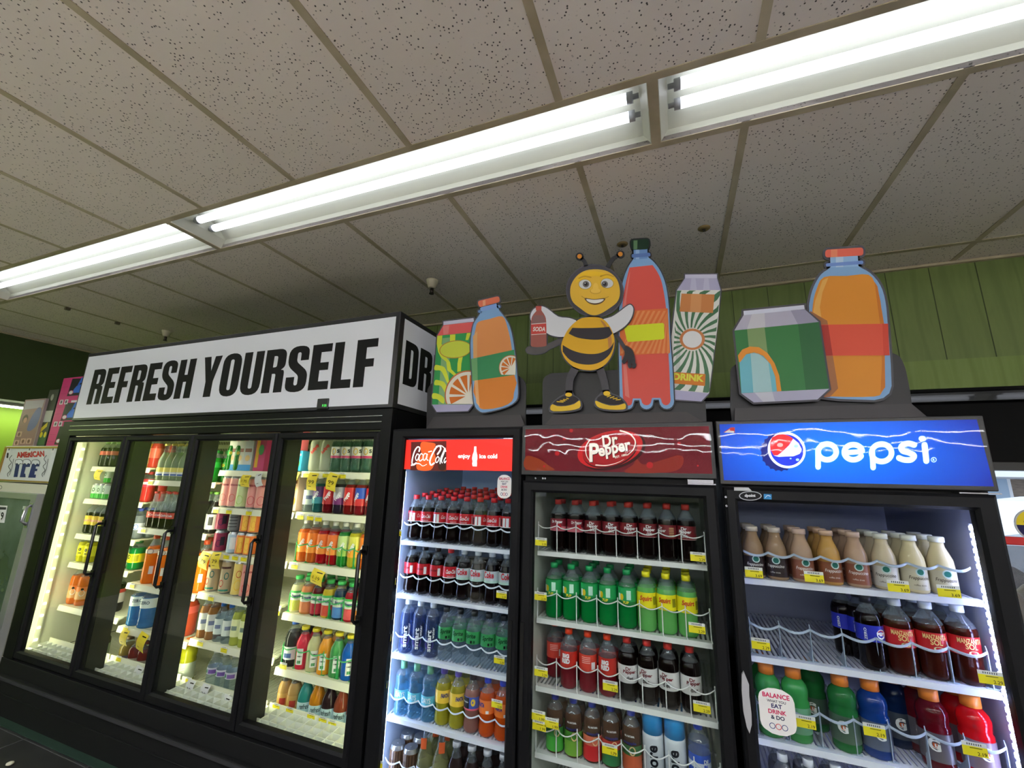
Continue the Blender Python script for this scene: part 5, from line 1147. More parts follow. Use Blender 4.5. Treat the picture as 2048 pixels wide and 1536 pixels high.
for i, (zx, c, cp, d) in enumerate((((1045), (206, 206, 190), (206, 50, 50), 'cream and blue juice carton, red cap, left one behind door three'), (1118, (206, 206, 190), (206, 50, 50), 'cream and blue juice carton, red cap, middle one behind door three'), (1190, (196, 200, 200), (150, 60, 50), 'cream and blue juice carton, dark red cap, right one behind door three'))):
    carton(X_at(240 + zx * .2213, 860 + 270 * .2213, 1.95), 1.95, SECZ[2][0] + .0005, .072, .185, c, d, cap=cp, deco=[('r', -.5, .5, 0, .2, (60, 150, 210)), ('r', -.4, .4, .62, .74, (150, 100, 90)), ('e', 0, .42, .3, .1, (224, 190, 130))])
carton(X_at(240 + 1300 * .2213, 860 + 250 * .2213, 1.95), 1.95, SECZ[2][0] + .0005, .088, .215, (196, 50, 110), 'tall magenta carton at right end of top shelf, door three', deco=[('r', -.4, -.1, .1, .9, (230, 180, 60)), ('e', .1, .6, .25, .15, (60, 150, 80))])
for i, zx in enumerate((572, 643)):
    carton(X_at(460 + zx * .2214, 860 + 280 * .2214, 1.95) - .004 + i * .006, 1.95, SECZ[3][0] + .0005, .066, .118, (60, 160, 206), 'small light blue juice box, %s of the pair, behind door four' % ('left', 'right')[i], deco=[('e', 0, .36, .32, .22, (120, 190, 60)), ('r', -.4, .4, .75, .85, (230, 236, 236))])
carton(X_at(460 + 640 * .2214, 860 + 130 * .2214, 1.95) - .03, 1.95, SECZ[3][0] + .1195, .125, .115, (232, 110, 120), 'pink and red snack box on top of the blue juice boxes', deco=[('r', -.5, .5, .84, 1, (190, 60, 90)), ('r', -.35, .35, .3, .7, (236, 170, 160))], d=.055)
carton(X_at(460 + 600 * .2214, 860 + 620 * .2214, 1.95), 1.95, SECZ[3][1] + .0005, .068, .195, (222, 190, 170), 'fruit juice carton at left of second shelf, door four', deco=[('e', 0, .28, .4, .14, (236, 150, 70)), ('e', 0, .5, .25, .06, (206, 70, 70)), ('r', -.35, .35, .78, .9, (120, 80, 70))])
# ================================================================ cardboard displays on top of the coolers
EDGE = M((78, 76, 84), .6); BACK = M((34, 33, 36), .5)
def board(a, loop, Y, depth=.005, mat=EDGE):
    """solid board seen from the front; a.f carries the drawing scale"""
    f = a.f; a.mb.prism(loop, lambda u, v, w: (lambda p: (p[0], p[1] + w, p[2]))(f(u, v, 0)), 0, depth, a.mi(mat))
def grow(loop, d):
    n = len(loop); ar = sum(loop[i][0] * loop[(i + 1) % n][1] - loop[(i + 1) % n][0] * loop[i][1] for i in range(n)); s = 1 if ar > 0 else -1; out = []
    for i in range(n):
        a_, b_, c_ = loop[i - 1], loop[i], loop[(i + 1) % n]
        n1 = Vector((b_[1] - a_[1], a_[0] - b_[0])); n2 = Vector((c_[1] - b_[1], b_[0] - c_[0]))
        n1 = n1.normalized() if n1.length else n2.normalized(); n2 = n2.normalized() if n2.length else n1
        v = (n1 + n2); v = v.normalized() if v.length > 1e-6 else n1
        k = d / max(.6, v.dot(n1)) * s; out.append((b_[0] + v.x * k, b_[1] + v.y * k))
    return out
def split_band(loop, y0l, y0r, y1l, y1r, xl, xr):
    """part of a side-bounded outline between two slanted lines"""
    return [(xl, y0l), (xr, y0r), (xr, y1r), (xl, y1l)]
BLU = (132, 170, 214); BLD = (110, 146, 200); ORG = (222, 140, 58); LAV = (176, 172, 204); LAVL = (200, 198, 220)
# --- left display
t = thing('cardboard_display', 'cardboard drink display left of the bee, with striped carton and orange bottle', 'cardboard display', at(950, 856, 1.85))
inv = Matrix.Translation(-t.location)
def local(f): return lambda u, v, w: tuple(Vector(f(u, v, w)) - t.location)
k7 = (840, 560, .1822)
a = Art(local(pxmap(*k7, 1.872))); board(a, rcn([(70, 1660), (80, 1190, 40), (150, 1110), (1085, 1052), (1165, 1120, 60), (1160, 1500), (1164, 1650)]), 0, .006, BACK); a.obj('stand', t)
a = Art(local(pxmap(*k7, 1.842))); board(a, [(62, 1640), (150, 1502), (1105, 1480), (1150, 1600), (1160, 1660), (60, 1670)], 0, .004, M((52, 46, 50), .5)); a.obj('stand_flap', t)
a = Art(local(pxmap(*k7, 1.862)))
can = [(255, 455), (590, 415), (592, 470), (585, 1362), (525, 1438), (183, 1448), (132, 1368), (190, 612), (258, 500)]
board(a, grow(can, 12), 0)
a.poly([(258, 456), (588, 418), (594, 460), (258, 496)], LAVL, 1); a.poly([(258, 496), (594, 455), (592, 500), (565, 575), (190, 612)], (224, 96, 96), 1)
a.poly([(190, 612), (590, 572), (585, 1365), (132, 1368)], (58, 158, 88), 1); a.poly([(132, 1368), (585, 1362), (525, 1438), (183, 1448)], LAV, 1)
YL = (214, 224, 66)
a.poly([(190, 614), (246, 610), (238, 700), (262, 780), (290, 850), (330, 900), (345, 980), (400, 1035), (385, 1060), (300, 990), (290, 900), (230, 850), (200, 790), (185, 700)], YL, 2)
a.poly([(330, 602), (390, 597), (385, 700), (330, 690)], YL, 2); a.poly([(515, 585), (560, 580), (530, 660), (500, 660)], YL, 2)
a.poly([(425, 850), (470, 845), (455, 920), (450, 1000), (410, 1010), (412, 920)], YL, 2)
for dy in (0, 165, 310): a.poly(smooth([(168, 935 + dy), (215, 938 + dy), (270, 960 + dy), (300, 1030 + dy), (318, 1110 + dy), (300, 1130 + dy), (262, 1050 + dy), (225, 995 + dy), (160, 988 + dy)] if dy < 300 else [(140, 1245), (200, 1250), (262, 1290), (266, 1350), (236, 1348), (190, 1310), (136, 1300)], 3), YL, 2)
a.poly([(246, 640), (330, 630), (312, 1365), (200, 1367)], M((128, 176, 120), .45), 1.5)
a.poly([(252, 575 - 68), (322, 498), (312, 590), (258, 600)], (226, 130, 128), 2)
a.poly(ell(390, 762, 178, 98, 36, -6), (190, 140, 60), 3); a.poly(ell(392, 762, 170, 90, 36, -6), (206, 216, 78), 4)
def pie(cx, cy, R, x1, y1, n=12, k1=(206, 206, 190), seg=(214, 116, 44), ro=0):
    def cl(loop): return [(min(x, x1), min(y, y1)) for x, y in loop]
    a.poly(cl(ell(cx, cy, R, R * 1.06, 48)), (196, 110, 60), 5); a.poly(cl(ell(cx, cy, R * .95, R * 1.0, 48)), (232, 226, 212), 6)
    for i in range(n):
        a0 = 360 / n * i + 4 + ro; a1 = 360 / n * (i + 1) - 4 + ro; c0, c1_ = (a0 + a1) / 2, 0
        ox, oy = cx + R * .13 * math.cos(math.radians(c0)), cy + R * .13 * math.sin(math.radians(c0))
        P_ = [(ox, oy)] + seg_arc(cx, cy, R * .80, R * .86, a0, a1, 5)
        if all(x > x1 + 2 or y > y1 + 2 for x, y in P_[1:]): continue
        a.poly(cl(P_), seg, 7)
pie(535, 1270, 262, 584, 1362)
a.obj('carton_cutout', t)
a = Art(local(pxmap(*k7, 1.850)))
bot = smooth([(672, 300), (668, 345), (640, 400), (590, 480), (562, 620), (556, 760), (572, 1050), (592, 1340), (640, 1430), (720, 1452), (930, 1400), (1040, 1340), (1076, 1250), (1060, 1000), (1032, 720), (990, 520), (930, 410), (868, 330), (842, 270)], 3)
cap = rcn([(632, 232, 28), (868, 176, 28), (880, 240, 28), (650, 302, 28)])
board(a, grow(bot, 12), 0); board(a, grow(cap, 13), 0); board(a, grow(ell(660, 345, 26, 24, 14), 10), 0); board(a, grow(ell(862, 290, 24, 22, 14), 10), 0)
a.poly(bot, BLU, 1); a.poly(ell(660, 345, 24, 18, 14), BLD, 1); a.poly(ell(862, 292, 22, 18, 14), BLD, 1); a.poly(cap, (226, 118, 88), 2)
a.poly([(690, 290), (720, 282), (720, 218), (690, 226)], (232, 160, 124), 3); a.poly([(672, 300), (840, 258), (842, 310), (672, 345)], (132, 166, 222), 2)
a.poly(smooth([(640, 462), (760, 430), (905, 400), (960, 520), (1000, 700), (1020, 900), (1030, 1200), (1010, 1320), (900, 1390), (700, 1420), (640, 1370), (610, 1200), (590, 900), (590, 680), (610, 540)], 3), (222, 146, 88), 2)
a.poly(smooth([(600, 1108), (1036, 1040), (1032, 1240), (1010, 1330), (900, 1392), (700, 1420), (634, 1350)], 2), (222, 134, 56), 2.5)
a.poly([(558, 868), (1034, 766), (1056, 1040), (578, 1108)], (62, 142, 94), 3)
a.poly([(582, 620), (630, 560), (628, 852), (636, 1100), (655, 1390), (620, 1350), (590, 1000)], (226, 168, 112), 3.5); a.poly([(566, 866), (628, 853), (636, 1098), (578, 1108)], (112, 166, 112), 3.8)
pie(1000, 965, 132, 1050, 1042, ro=8)
a.obj('bottle_cutout', t)
# --- bee display
t = thing('cardboard_display', 'cardboard bee display with tall red bottle and green striped drink carton', 'cardboard display', at(1256, 850, 1.85))
k6 = (1040, 460, .24735)
a = Art(local(pxmap(*k6, 1.876))); board(a, rcn([(180, 1640), (182, 1195, 50), (250, 1158), (800, 1130), (1240, 1370), (1500, 1384), (1512, 1640)]), 0, .006, BACK); a.obj('stand', t)
a = Art(local(pxmap(*k6, 1.842))); board(a, [(182, 1600), (270, 1492), (1345, 1470), (1500, 1560), (1515, 1640), (180, 1650)], 0, .004, M((50, 42, 44), .5)); a.obj('stand_flap', t)
a = Art(local(pxmap(*k6, 1.868)))
ct = [(1335, 360), (1592, 358), (1593, 395), (1622, 486), (1590, 800), (1545, 1180), (1525, 1320), (1465, 1386), (1180, 1366), (1230, 800), (1270, 486), (1332, 400)]
board(a, grow(ct, 10), 0)
a.poly([(1335, 360), (1592, 358), (1593, 390), (1334, 390)], LAVL, 1); a.poly([(1334, 390), (1593, 390), (1622, 486), (1270, 486)], LAV, 1)
a.poly([(1270, 486), (1620, 486), (1600, 760), (1545, 1180), (1528, 1320), (1228, 1292), (1220, 900)], (226, 226, 222), 1)
for x in (1385, 1490): a.poly([(x, 392), (x + 34, 392), (x + 44, 486), (x - 10, 486)], (190, 188, 214), 1.5)
a.poly([(1228, 1292), (1528, 1320), (1465, 1386), (1185, 1366)], LAV, 1.5)
GRN = (62, 112, 74)
def bound(x, y):  # keeps the rays on the carton
    y = min(max(y, 490), 1290 + (x - 1228) * .09); l = 1270 - (y - 486) * .06 if y < 1290 else 1228; r = 1620 - (y - 486) * .10 if y > 486 else 1620
    return (min(max(x, l), r), y)
for i in range(22):
    a0 = 360 / 22 * i
    p = []; q = []
    for j in range(9):
        rr = 95 + j * 58; tw = j * 3.6
        p.append(bound(1392 + rr * .95 * math.cos(math.radians(a0 + tw)), 885 + rr * math.sin(math.radians(a0 + tw)))); q.append(bound(1392 + rr * .95 * math.cos(math.radians(a0 + 7.5 + tw)), 885 + rr * math.sin(math.radians(a0 + 7.5 + tw))))
    a.mb.add([a.f(x, y, 2 * a.step) for x, y in p + q], [(j, j + 1, 10 + j, 9 + j) for j in range(8)], a.mi(M(GRN, .45)))
a.poly(ell(1393, 884, 102, 86, 36), (206, 132, 84), 3); a.poly(ell(1393, 885, 78, 68, 36), (232, 232, 236), 4)
a.poly([(1306, 515), (1573, 522), (1560, 672), (1290, 660)], (206, 134, 80), 3); a.poly([(1385, 517), (1470, 519), (1460, 667), (1375, 664)], (216, 152, 100), 3.5)
a.poly([(1222, 1148), (1500, 1166), (1495, 1262), (1222, 1240)], (214, 126, 50), 5); a.text('DRINK', 1236, 1212, 250, 56, (224, 222, 80), 6, .05, -1, 0, -4)
a.poly([(1270, 800), (1300, 800), (1290, 1290), (1250, 1290)], M((196, 200, 196), .45), 1.6)
a.obj('carton_cutout', t)
a = Art(local(pxmap(*k6, 1.859)))
def mir(L): return L
rb_ = smooth([(922, 200), (918, 232), (880, 290), (842, 380), (816, 500), (802, 640), (798, 900), (804, 1200), (808, 1400)], 3, False) + seg_arc(868, 1405, 48, 45, 180, 0, 8) + [(925, 1376), (965, 1376)] + seg_arc(1022, 1395, 54, 54, 180, 0, 8) + [(1080, 1372), (1122, 1372)] + seg_arc(1186, 1385, 60, 62, 180, 0, 8) + smooth([(1244, 1360), (1232, 1100), (1216, 900), (1205, 640), (1182, 460), (1140, 340), (1085, 262), (1040, 222), (1032, 195)], 3, False)
rb_ = [(x, y if y < 1376 or True else y) for x, y in rb_]
cp_ = rcn([(898, 82, 24), (1040, 72, 24), (1046, 120, 20), (1030, 156, 10), (912, 162, 10), (896, 122, 20)])
ring_ = rcn([(902, 196, 14), (1052, 184, 14), (1056, 214, 14), (904, 226, 14)])
board(a, grow(rb_, 10), 0, mat=M((52, 52, 60), .6)); board(a, grow(cp_, 12), 0, mat=M((24, 24, 26), .6)); board(a, grow(ring_, 10), 0, mat=M((34, 34, 38), .6)); board(a, [(905, 150), (1040, 140), (1045, 240), (905, 240)], 0, mat=M((24, 24, 26), .6))
a.poly(rb_, BLU, 1); a.poly([(918, 156), (1030, 150), (1032, 230), (920, 240)], BLD, 1.5); a.poly([(935, 156), (965, 154), (965, 236), (935, 238)], (150, 180, 220), 2.2); a.poly(ring_, (90, 120, 180), 2.6)
a.poly(cp_, (30, 56, 38), 2.8); a.poly([(918, 86), (950, 84), (948, 156), (918, 158)], (96, 130, 92), 3)
rin = smooth([(886, 304), (862, 400), (836, 540), (826, 700), (822, 1000), (832, 1340), (846, 1400)], 3, False) + seg_arc(876, 1398, 30, 22, 180, 0, 6) + [(912, 1362), (975, 1362)] + seg_arc(1022, 1378, 40, 40, 180, 0, 6) + [(1068, 1358), (1134, 1358)] + seg_arc(1180, 1372, 38, 46, 180, 0, 6) + smooth([(1214, 1320), (1206, 1100), (1192, 880), (1182, 640), (1150, 440), (1116, 350), (1072, 284)], 3, False)
a.poly(rin, (222, 90, 80), 2)
a.poly([(872, 400), (892, 330), (880, 420), (860, 560), (852, 1000), (886, 1360), (850, 1340), (828, 1000), (832, 620)], (226, 126, 118), 3)
band = [(806, 690), (905, 654), (1194, 634), (1214, 994), (808, 1018)]
a.poly(band, (226, 118, 66), 4)
for i in range(15):
    x = 770 + i * 42; pts_ = [(x, 1012), (x + 20, 1012), (x + 200, 700 - 60), (x + 180, 640)]
    lo, hi = 806, 1200; q = []
    for (px_, py_) in pts_: q.append((min(max(px_, lo + 2), 1196 if py_ < 800 else 1208), min(max(py_, 655), 1000)))
    if q[0][0] < q[2][0] - 5: a.poly([(q[0][0], q[0][1]), (q[1][0], q[1][1]), (q[2][0], q[2][1]), (q[3][0], q[3][1])], (232, 146, 90), 5)
a.poly(rcn([(838, 776, 20), (1166, 752, 20), (1168, 884, 20), (868, 908, 20)]), (218, 226, 50), 6)
a.obj('bottle_cutout', t)
a = Art(local(pxmap(*k6, 1.848)))
head = ell(604, 492, 224, 206, 44, 10); body = smooth([(470, 728), (530, 708), (640, 708), (700, 745), (740, 805), (764, 880), (760, 960), (728, 1040), (675, 1100), (600, 1132), (510, 1130), (430, 1104), (370, 1050), (338, 985), (335, 925), (358, 860), (400, 790)], 3)
DKB = M((34, 32, 34), .5); HOOD = M((58, 54, 62), .45); YEL = (232, 178, 50)
wl = smooth([(85, 690), (110, 640), (165, 616), (220, 634), (310, 700), (400, 712), (462, 742), (425, 795), (385, 850), (335, 865), (260, 854), (215, 832), (150, 790), (95, 745)], 3)
wr = smooth([(662, 728), (740, 702), (800, 664), (855, 622), (892, 604), (916, 636), (904, 700), (864, 762), (800, 812), (740, 836), (700, 775)], 3)
sodab = smooth([(136, 622), (168, 618), (174, 650), (200, 690), (212, 740), (214, 900), (205, 940), (100, 944), (88, 900), (90, 740), (104, 690), (134, 652)], 3)
hl = smooth([(52, 965), (82, 944), (150, 948), (230, 925), (345, 872), (352, 905), (240, 958), (196, 988), (130, 1002), (64, 992)], 3)
armr = ribbon(smooth([(705, 765), (780, 850), (838, 940), (878, 1000)], 5, False), 24, 34); armr = armr[0] + armr[1][::-1]
hr = smooth([(848, 938), (900, 962), (924, 1010), (934, 1080), (928, 1108), (912, 1108), (904, 1076), (898, 1104), (880, 1108), (872, 1070), (868, 1048), (842, 1074), (828, 1066), (834, 1040), (846, 1006)], 3)
def leg_(pts): L_, R_ = ribbon(smooth(pts, 4, False), 50, 42); return L_ + R_[::-1]
lg1 = leg_([(450, 1110), (404, 1205), (396, 1320)]); lg2 = leg_([(640, 1105), (676, 1210), (696, 1310)])
sh1 = smooth([(240, 1446), (262, 1404), (325, 1352), (366, 1330), (372, 1310), (416, 1306), (430, 1340), (470, 1368), (494, 1400), (486, 1444), (400, 1466), (268, 1472)], 2)
sh2 = smooth([(608, 1412), (616, 1368), (652, 1330), (672, 1306), (720, 1300), (736, 1326), (800, 1350), (852, 1398), (862, 1436), (840, 1458), (720, 1458), (640, 1442)], 2)
for lp in (grow(head, 10), grow(body, 10), grow(wl, 9), grow(wr, 9), grow(sodab, 9), grow(hl, 8), grow(sh1, 9), grow(sh2, 9)): board(a, lp, 0)
for lp in (armr, grow(hr, 5), grow(lg1, 7), grow(lg2, 7)): board(a, lp, 0, mat=HOOD)
for P_ in ([(535, 305), (522, 255), (482, 214)], [(705, 305), (752, 232), (812, 196)]):
    L_, R_ = ribbon(smooth(P_, 5, False), 36, 26); board(a, L_ + R_[::-1], 0, mat=DKB); board(a, ell(P_[2][0], P_[2][1], 33, 32, 20), 0, mat=DKB); a.poly(ell(P_[2][0], P_[2][1], 19, 19, 16), (220, 140, 50), 4)
a.poly(wl, (222, 222, 230), 1); a.poly(wr, (222, 222, 230), 1); a.poly(hl, (92, 88, 90), 1.5); a.poly(hr, (60, 56, 60), 1.5)
a.poly(sodab, (166, 96, 88), 2); a.poly(rcn([(128, 616, 6), (174, 614, 6), (174, 650, 6), (130, 652, 6)]), (196, 92, 84), 3); a.poly([(112, 690), (190, 690), (206, 752), (94, 758)], (140, 104, 104), 3); a.poly([(90, 762), (212, 752), (214, 840), (92, 852)], (206, 78, 72), 3)
for y in (762, 848): a.stroke([(92, y), (212, y - 9)], 5, (232, 226, 220), 4, caps=False)
a.text('SODA', 104, 820, 100, 36, (236, 232, 228), 4, .03, -1, .15)
a.poly(head, HOOD, 2)
face = smooth([(560, 322), (662, 322), (732, 348), (784, 400), (806, 470), (806, 535), (780, 590), (720, 636), (655, 676), (604, 690), (550, 678), (488, 634), (432, 588), (408, 530), (410, 458), (440, 396), (490, 348)], 3)
a.poly(face, (232, 184, 64), 3); a.poly(smooth([(500, 350), (600, 335), (720, 360), (770, 410), (720, 400), (610, 372), (500, 398), (450, 430)], 3), (240, 194, 40), 3.5)
a.poly(ell(612, 496, 46, 24, 18), (214, 164, 60), 4); a.poly(ell(612, 492, 40, 20, 18), (240, 196, 84), 4.3); a.poly(ell(612, 470, 22, 42, 18), (240, 196, 84), 4.5)
for (x, y, ix) in ((527, 441, 534), (705, 432, 686)):
    a.poly(ell(x, y, 54, 42, 24, 4), (196, 160, 76), 5); a.poly(ell(x, y, 49, 37, 24, 4), (214, 214, 216), 6); a.poly(ell(ix, 440, 26, 26, 20), (110, 104, 104), 7); a.poly(ell(ix, 440, 14, 14, 16), (44, 42, 44), 8); a.poly(ell(ix - 6, 433, 4, 4, 8), (230, 230, 230), 9)
a.stroke(smooth([(476, 392), (520, 376), (574, 384)], 5, False), 10, (206, 156, 44), 5); a.stroke(smooth([(652, 376), (706, 362), (756, 378)], 5, False), 10, (206, 156, 44), 5)
a.poly(smooth([(524, 552), (600, 560), (688, 553), (664, 590), (606, 606), (552, 590)], 4), (110, 84, 60), 5); a.poly(smooth([(538, 560), (600, 566), (676, 561), (654, 584), (606, 594), (558, 584)], 4), (230, 228, 224), 6)
a.stroke(smooth([(500, 538), (524, 552)], 4, False), 6, (196, 150, 56), 5); a.stroke(smooth([(688, 553), (716, 540)], 4, False), 6, (196, 150, 56), 5)
a.poly(body, YEL, 3)
def bandb(pu, pl, L=4): a.poly(smooth(pu, 4, False) + smooth(pl, 4, False)[::-1], (60, 56, 62), L)
bandb([(424, 792), (500, 794), (620, 792), (722, 784)], [(394, 838), (470, 872), (600, 888), (700, 876), (748, 836)])
bandb([(346, 930), (420, 972), (520, 1000), (630, 1000), (720, 960), (760, 905)], [(346, 985), (400, 1048), (480, 1082), (580, 1088), (660, 1062), (722, 1010), (752, 950)])
a.poly(smooth([(650, 730), (690, 760), (735, 850), (742, 930), (720, 1000), (712, 900), (690, 800)], 3), M((196, 130, 60), .5), 3.5)
YS = (236, 194, 56)
a.poly(smooth([(244, 1440), (262, 1408), (300, 1424), (370, 1424), (440, 1406), (480, 1378), (490, 1404), (480, 1440), (400, 1460), (270, 1466)], 2), YS, 3); a.poly(smooth([(266, 1402), (322, 1358), (368, 1340), (440, 1346), (474, 1374), (436, 1400), (370, 1418), (300, 1416)], 2), (48, 44, 46), 3)
a.poly(smooth([(612, 1380), (660, 1400), (730, 1420), (800, 1416), (848, 1402), (856, 1434), (836, 1452), (720, 1452), (642, 1438), (612, 1408)], 2), YS, 3); a.poly(smooth([(620, 1372), (656, 1336), (740, 1330), (800, 1356), (842, 1396), (790, 1410), (730, 1412), (664, 1396)], 2), (48, 44, 46), 3)
a.poly(ell(394, 1332, 28, 17, 16), YS, 4); a.poly(ell(702, 1322, 28, 20, 16), YS, 4)
for i in range(4): a.stroke([(300 + i * 26, 1388 - i * 9), (350 + i * 14, 1392 - i * 9)], 8, YS, 5); a.stroke([(706 + i * 24, 1350 + i * 8), (734 + i * 26, 1338 + i * 11)], 8, YS, 5)
a.obj('bee_cutout', t)
# --- right display
t = thing('cardboard_display', 'cardboard drink display over the blue header, with green can and orange bottle', 'cardboard display', at(1640, 848, 1.85))
k8 = (1440, 460, .29688)
a = Art(local(pxmap(*k8, 1.876))); board(a, rcn([(90, 1370), (70, 1200), (70, 930, 30), (110, 903), (1160, 828), (1215, 850, 40), (1250, 930, 40), (1282, 1090), (1292, 1172), (1300, 1370)]), 0, .006, BACK); a.obj('stand', t)
a = Art(local(pxmap(*k8, 1.842))); board(a, [(100, 1200), (1290, 1170), (1400, 1262), (1420, 1330), (100, 1370)], 0, .004, M((52, 48, 52), .5)); a.obj('stand_flap', t)
a = Art(local(pxmap(*k8, 1.862)))
bo = smooth([(745, 230), (740, 255), (680, 300), (632, 380), (606, 470), (602, 560), (640, 900), (690, 1125)], 3, False) + [(800, 1138), (1040, 1146), (1100, 1132), (1140, 1100), (1156, 1050)] + smooth([(1150, 900), (1130, 640), (1114, 480), (1080, 372), (1012, 290), (935, 245), (928, 215)], 3, False)
cpr = rcn([(708, 134, 22), (964, 118, 22), (966, 172, 22), (708, 187, 22)]); rg = rcn([(712, 226, 12), (964, 206, 12), (966, 230, 12), (714, 248, 12)])
board(a, grow(bo, 16), 0); board(a, grow(cpr, 16), 0); board(a, grow(rg, 14), 0); board(a, [(735, 175), (940, 165), (940, 260), (735, 260)], 0)
a.poly(bo, BLU, 1); a.poly([(742, 182), (928, 172), (932, 246), (744, 252)], (150, 186, 226), 1.5); a.poly([(780, 180), (830, 178), (830, 250), (780, 252)], (184, 206, 232), 2.2); a.poly(rg, (120, 150, 214), 2.6); a.poly(cpr, (228, 106, 88), 3); a.poly([(746, 134), (790, 131), (790, 182), (746, 185)], (232, 138, 106), 4)
orr = smooth([(700, 318), (850, 310), (1000, 302), (1050, 380), (1080, 480), (1090, 600), (1106, 900), (1108, 1040), (1090, 1090), (1040, 1122), (760, 1122), (690, 1100), (650, 900), (622, 640), (626, 500), (650, 400)], 3)
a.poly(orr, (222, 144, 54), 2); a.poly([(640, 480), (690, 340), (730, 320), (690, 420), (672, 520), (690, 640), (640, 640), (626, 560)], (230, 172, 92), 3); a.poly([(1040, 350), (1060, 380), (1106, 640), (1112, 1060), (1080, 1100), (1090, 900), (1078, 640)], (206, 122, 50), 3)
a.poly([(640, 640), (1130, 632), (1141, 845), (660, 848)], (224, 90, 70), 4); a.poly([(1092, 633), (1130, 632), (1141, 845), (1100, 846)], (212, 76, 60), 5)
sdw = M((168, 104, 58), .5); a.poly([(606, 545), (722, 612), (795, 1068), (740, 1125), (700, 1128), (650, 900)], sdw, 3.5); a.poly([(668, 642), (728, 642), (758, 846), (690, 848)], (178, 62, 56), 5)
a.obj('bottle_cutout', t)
a = Art(local(pxmap(*k8, 1.850)))
cn = [(158, 546), (566, 506), (570, 540), (665, 620), (735, 1070), (656, 1142), (228, 1162), (142, 1100), (97, 677), (156, 580)]
board(a, grow(cn, 13), 0)
a.poly([(158, 546), (566, 506), (570, 534), (160, 574)], (214, 216, 236), 2); a.poly([(160, 572), (568, 532), (665, 620), (97, 677)], (186, 182, 204), 1); a.poly([(215, 568), (300, 560), (305, 655), (182, 668)], (204, 202, 214), 2); a.poly([(476, 542), (568, 532), (665, 620), (525, 636)], (160, 156, 182), 2)
a.poly([(97, 677), (665, 620), (735, 1070), (142, 1100)], (66, 128, 76), 1); a.poly([(182, 668), (300, 656), (352, 1090), (222, 1096)], (132, 158, 108), 2); a.poly([(525, 634), (665, 620), (735, 1070), (578, 1078)], (56, 108, 68), 2)
a.poly([(120, 846), (150, 806), (200, 786), (262, 790), (320, 830), (366, 896), (398, 980), (413, 1086), (383, 1088), (372, 990), (340, 905), (290, 848), (230, 826), (176, 838), (136, 890), (128, 892)], (232, 150, 60), 4)
a.poly([(130, 890), (176, 838), (230, 826), (290, 848), (340, 905), (372, 990), (383, 1088), (144, 1099)], (116, 186, 204), 3); a.poly([(205, 830), (262, 832), (325, 890), (352, 1090), (224, 1095)], (168, 204, 210), 4)
a.poly([(142, 1100), (735, 1070), (656, 1142), (228, 1162)], (178, 176, 202), 2); a.poly([(232, 1096), (352, 1090), (370, 1154), (290, 1158)], (200, 200, 214), 3)
a.obj('can_cutout', t)
# ================================================================ left corner: ice merchandiser and toys
t = thing('ice_merchandiser', 'cream ice merchandiser with AMERICAN ICE sign, left of the long cooler', 'ice merchandiser', (0, 0, 0))
CR = M((206, 204, 186), .45); AL = M((168, 170, 172), .35, .6)
MB().box(-5.19, -4.235, 1.815, 2.62, .06, 1.385).obj('cabinet', CR, t, bevel=.006)
MB().box(-5.19, -4.235, 1.812, 2.62, 1.392, 1.675).obj('sign_box', CR, t, bevel=.006)
m = MB()
for q in ((-5.175, -4.25, 1.655, 1.668), (-5.175, -4.25, 1.398, 1.408)): m.box(q[0], q[1], 1.802, 1.8115, q[2], q[3])
m.box(-5.175, -5.155, 1.802, 1.8115, 1.408, 1.655); m.obj('gold_frame', M((176, 140, 70), .35, .6), t)
TI = (0, 740, .2473)
a = Art(pxmap(*TI, 1.8105), step=.0006)
a.mb.add([(x, 1.8112, z) for x, z in ((-5.154, 1.409), (-4.252, 1.409), (-4.252, 1.654), (-5.154, 1.654))], [(0, 1, 2, 3)], a.mi(M((214, 216, 220), .4)))
a.text('AMERICAN', 136, 712, 224, 48, (190, 36, 44), 1, .05, -1, 0, 3)
NV = (34, 42, 104)
a.poly([(130, 752), (162, 750), (142, 866), (110, 866)], NV, 1)
a.poly([(186, 752), (246, 752), (242, 784), (208, 784), (196, 838), (206, 840), (208, 868), (160, 868)], NV, 1)
a.poly([(262, 755), (322, 755), (318, 780), (292, 780), (288, 798), (304, 800), (300, 818), (284, 818), (278, 846), (292, 846), (288, 872), (228, 870)], NV, 1)
for (x, y) in ((155, 745), (218, 745), (290, 748)):
    c_ = smooth([(x - 28, y + 14), (x - 26, y - 12), (x - 6, y - 20), (x + 16, y - 18), (x + 30, y - 4), (x + 28, y + 14), (x + 12, y + 8), (x, y + 20), (x - 14, y + 8)], 3); a.poly(grow(c_, 4), (40, 40, 50), 2); a.poly(c_, (224, 226, 232), 3)
for cx in (75, 355):
    a.stroke(smooth([(cx + 22, 690), (cx + 2, 720), (cx + 18, 750), (cx - 6, 780), (cx + 10, 810), (cx - 14, 840), (cx - 10, 862)], 4, False), 5, (70, 74, 84), 1); a.stroke(smooth([(cx + 36, 720), (cx + 28, 760), (cx + 20, 800), (cx, 850)], 4, False), 4, (90, 94, 100), 1)
for x in (80, 246, 436): a.poly([(x - 14, 622), (x + 18, 622), (x + 4, 668), (x - 26, 668)], (226, 226, 226), 4); a.poly([(x - 6, 634), (x + 4, 634), (x, 650), (x - 10, 650)], (120, 120, 120), 5)
a.stroke([(64, 676), (60, 706)], 14, (60, 60, 66), 1)
a.obj('sign_face', t)
dm = MB(); dx0, dx1, dz0, dz1 = -5.15, -4.42, .14, 1.318
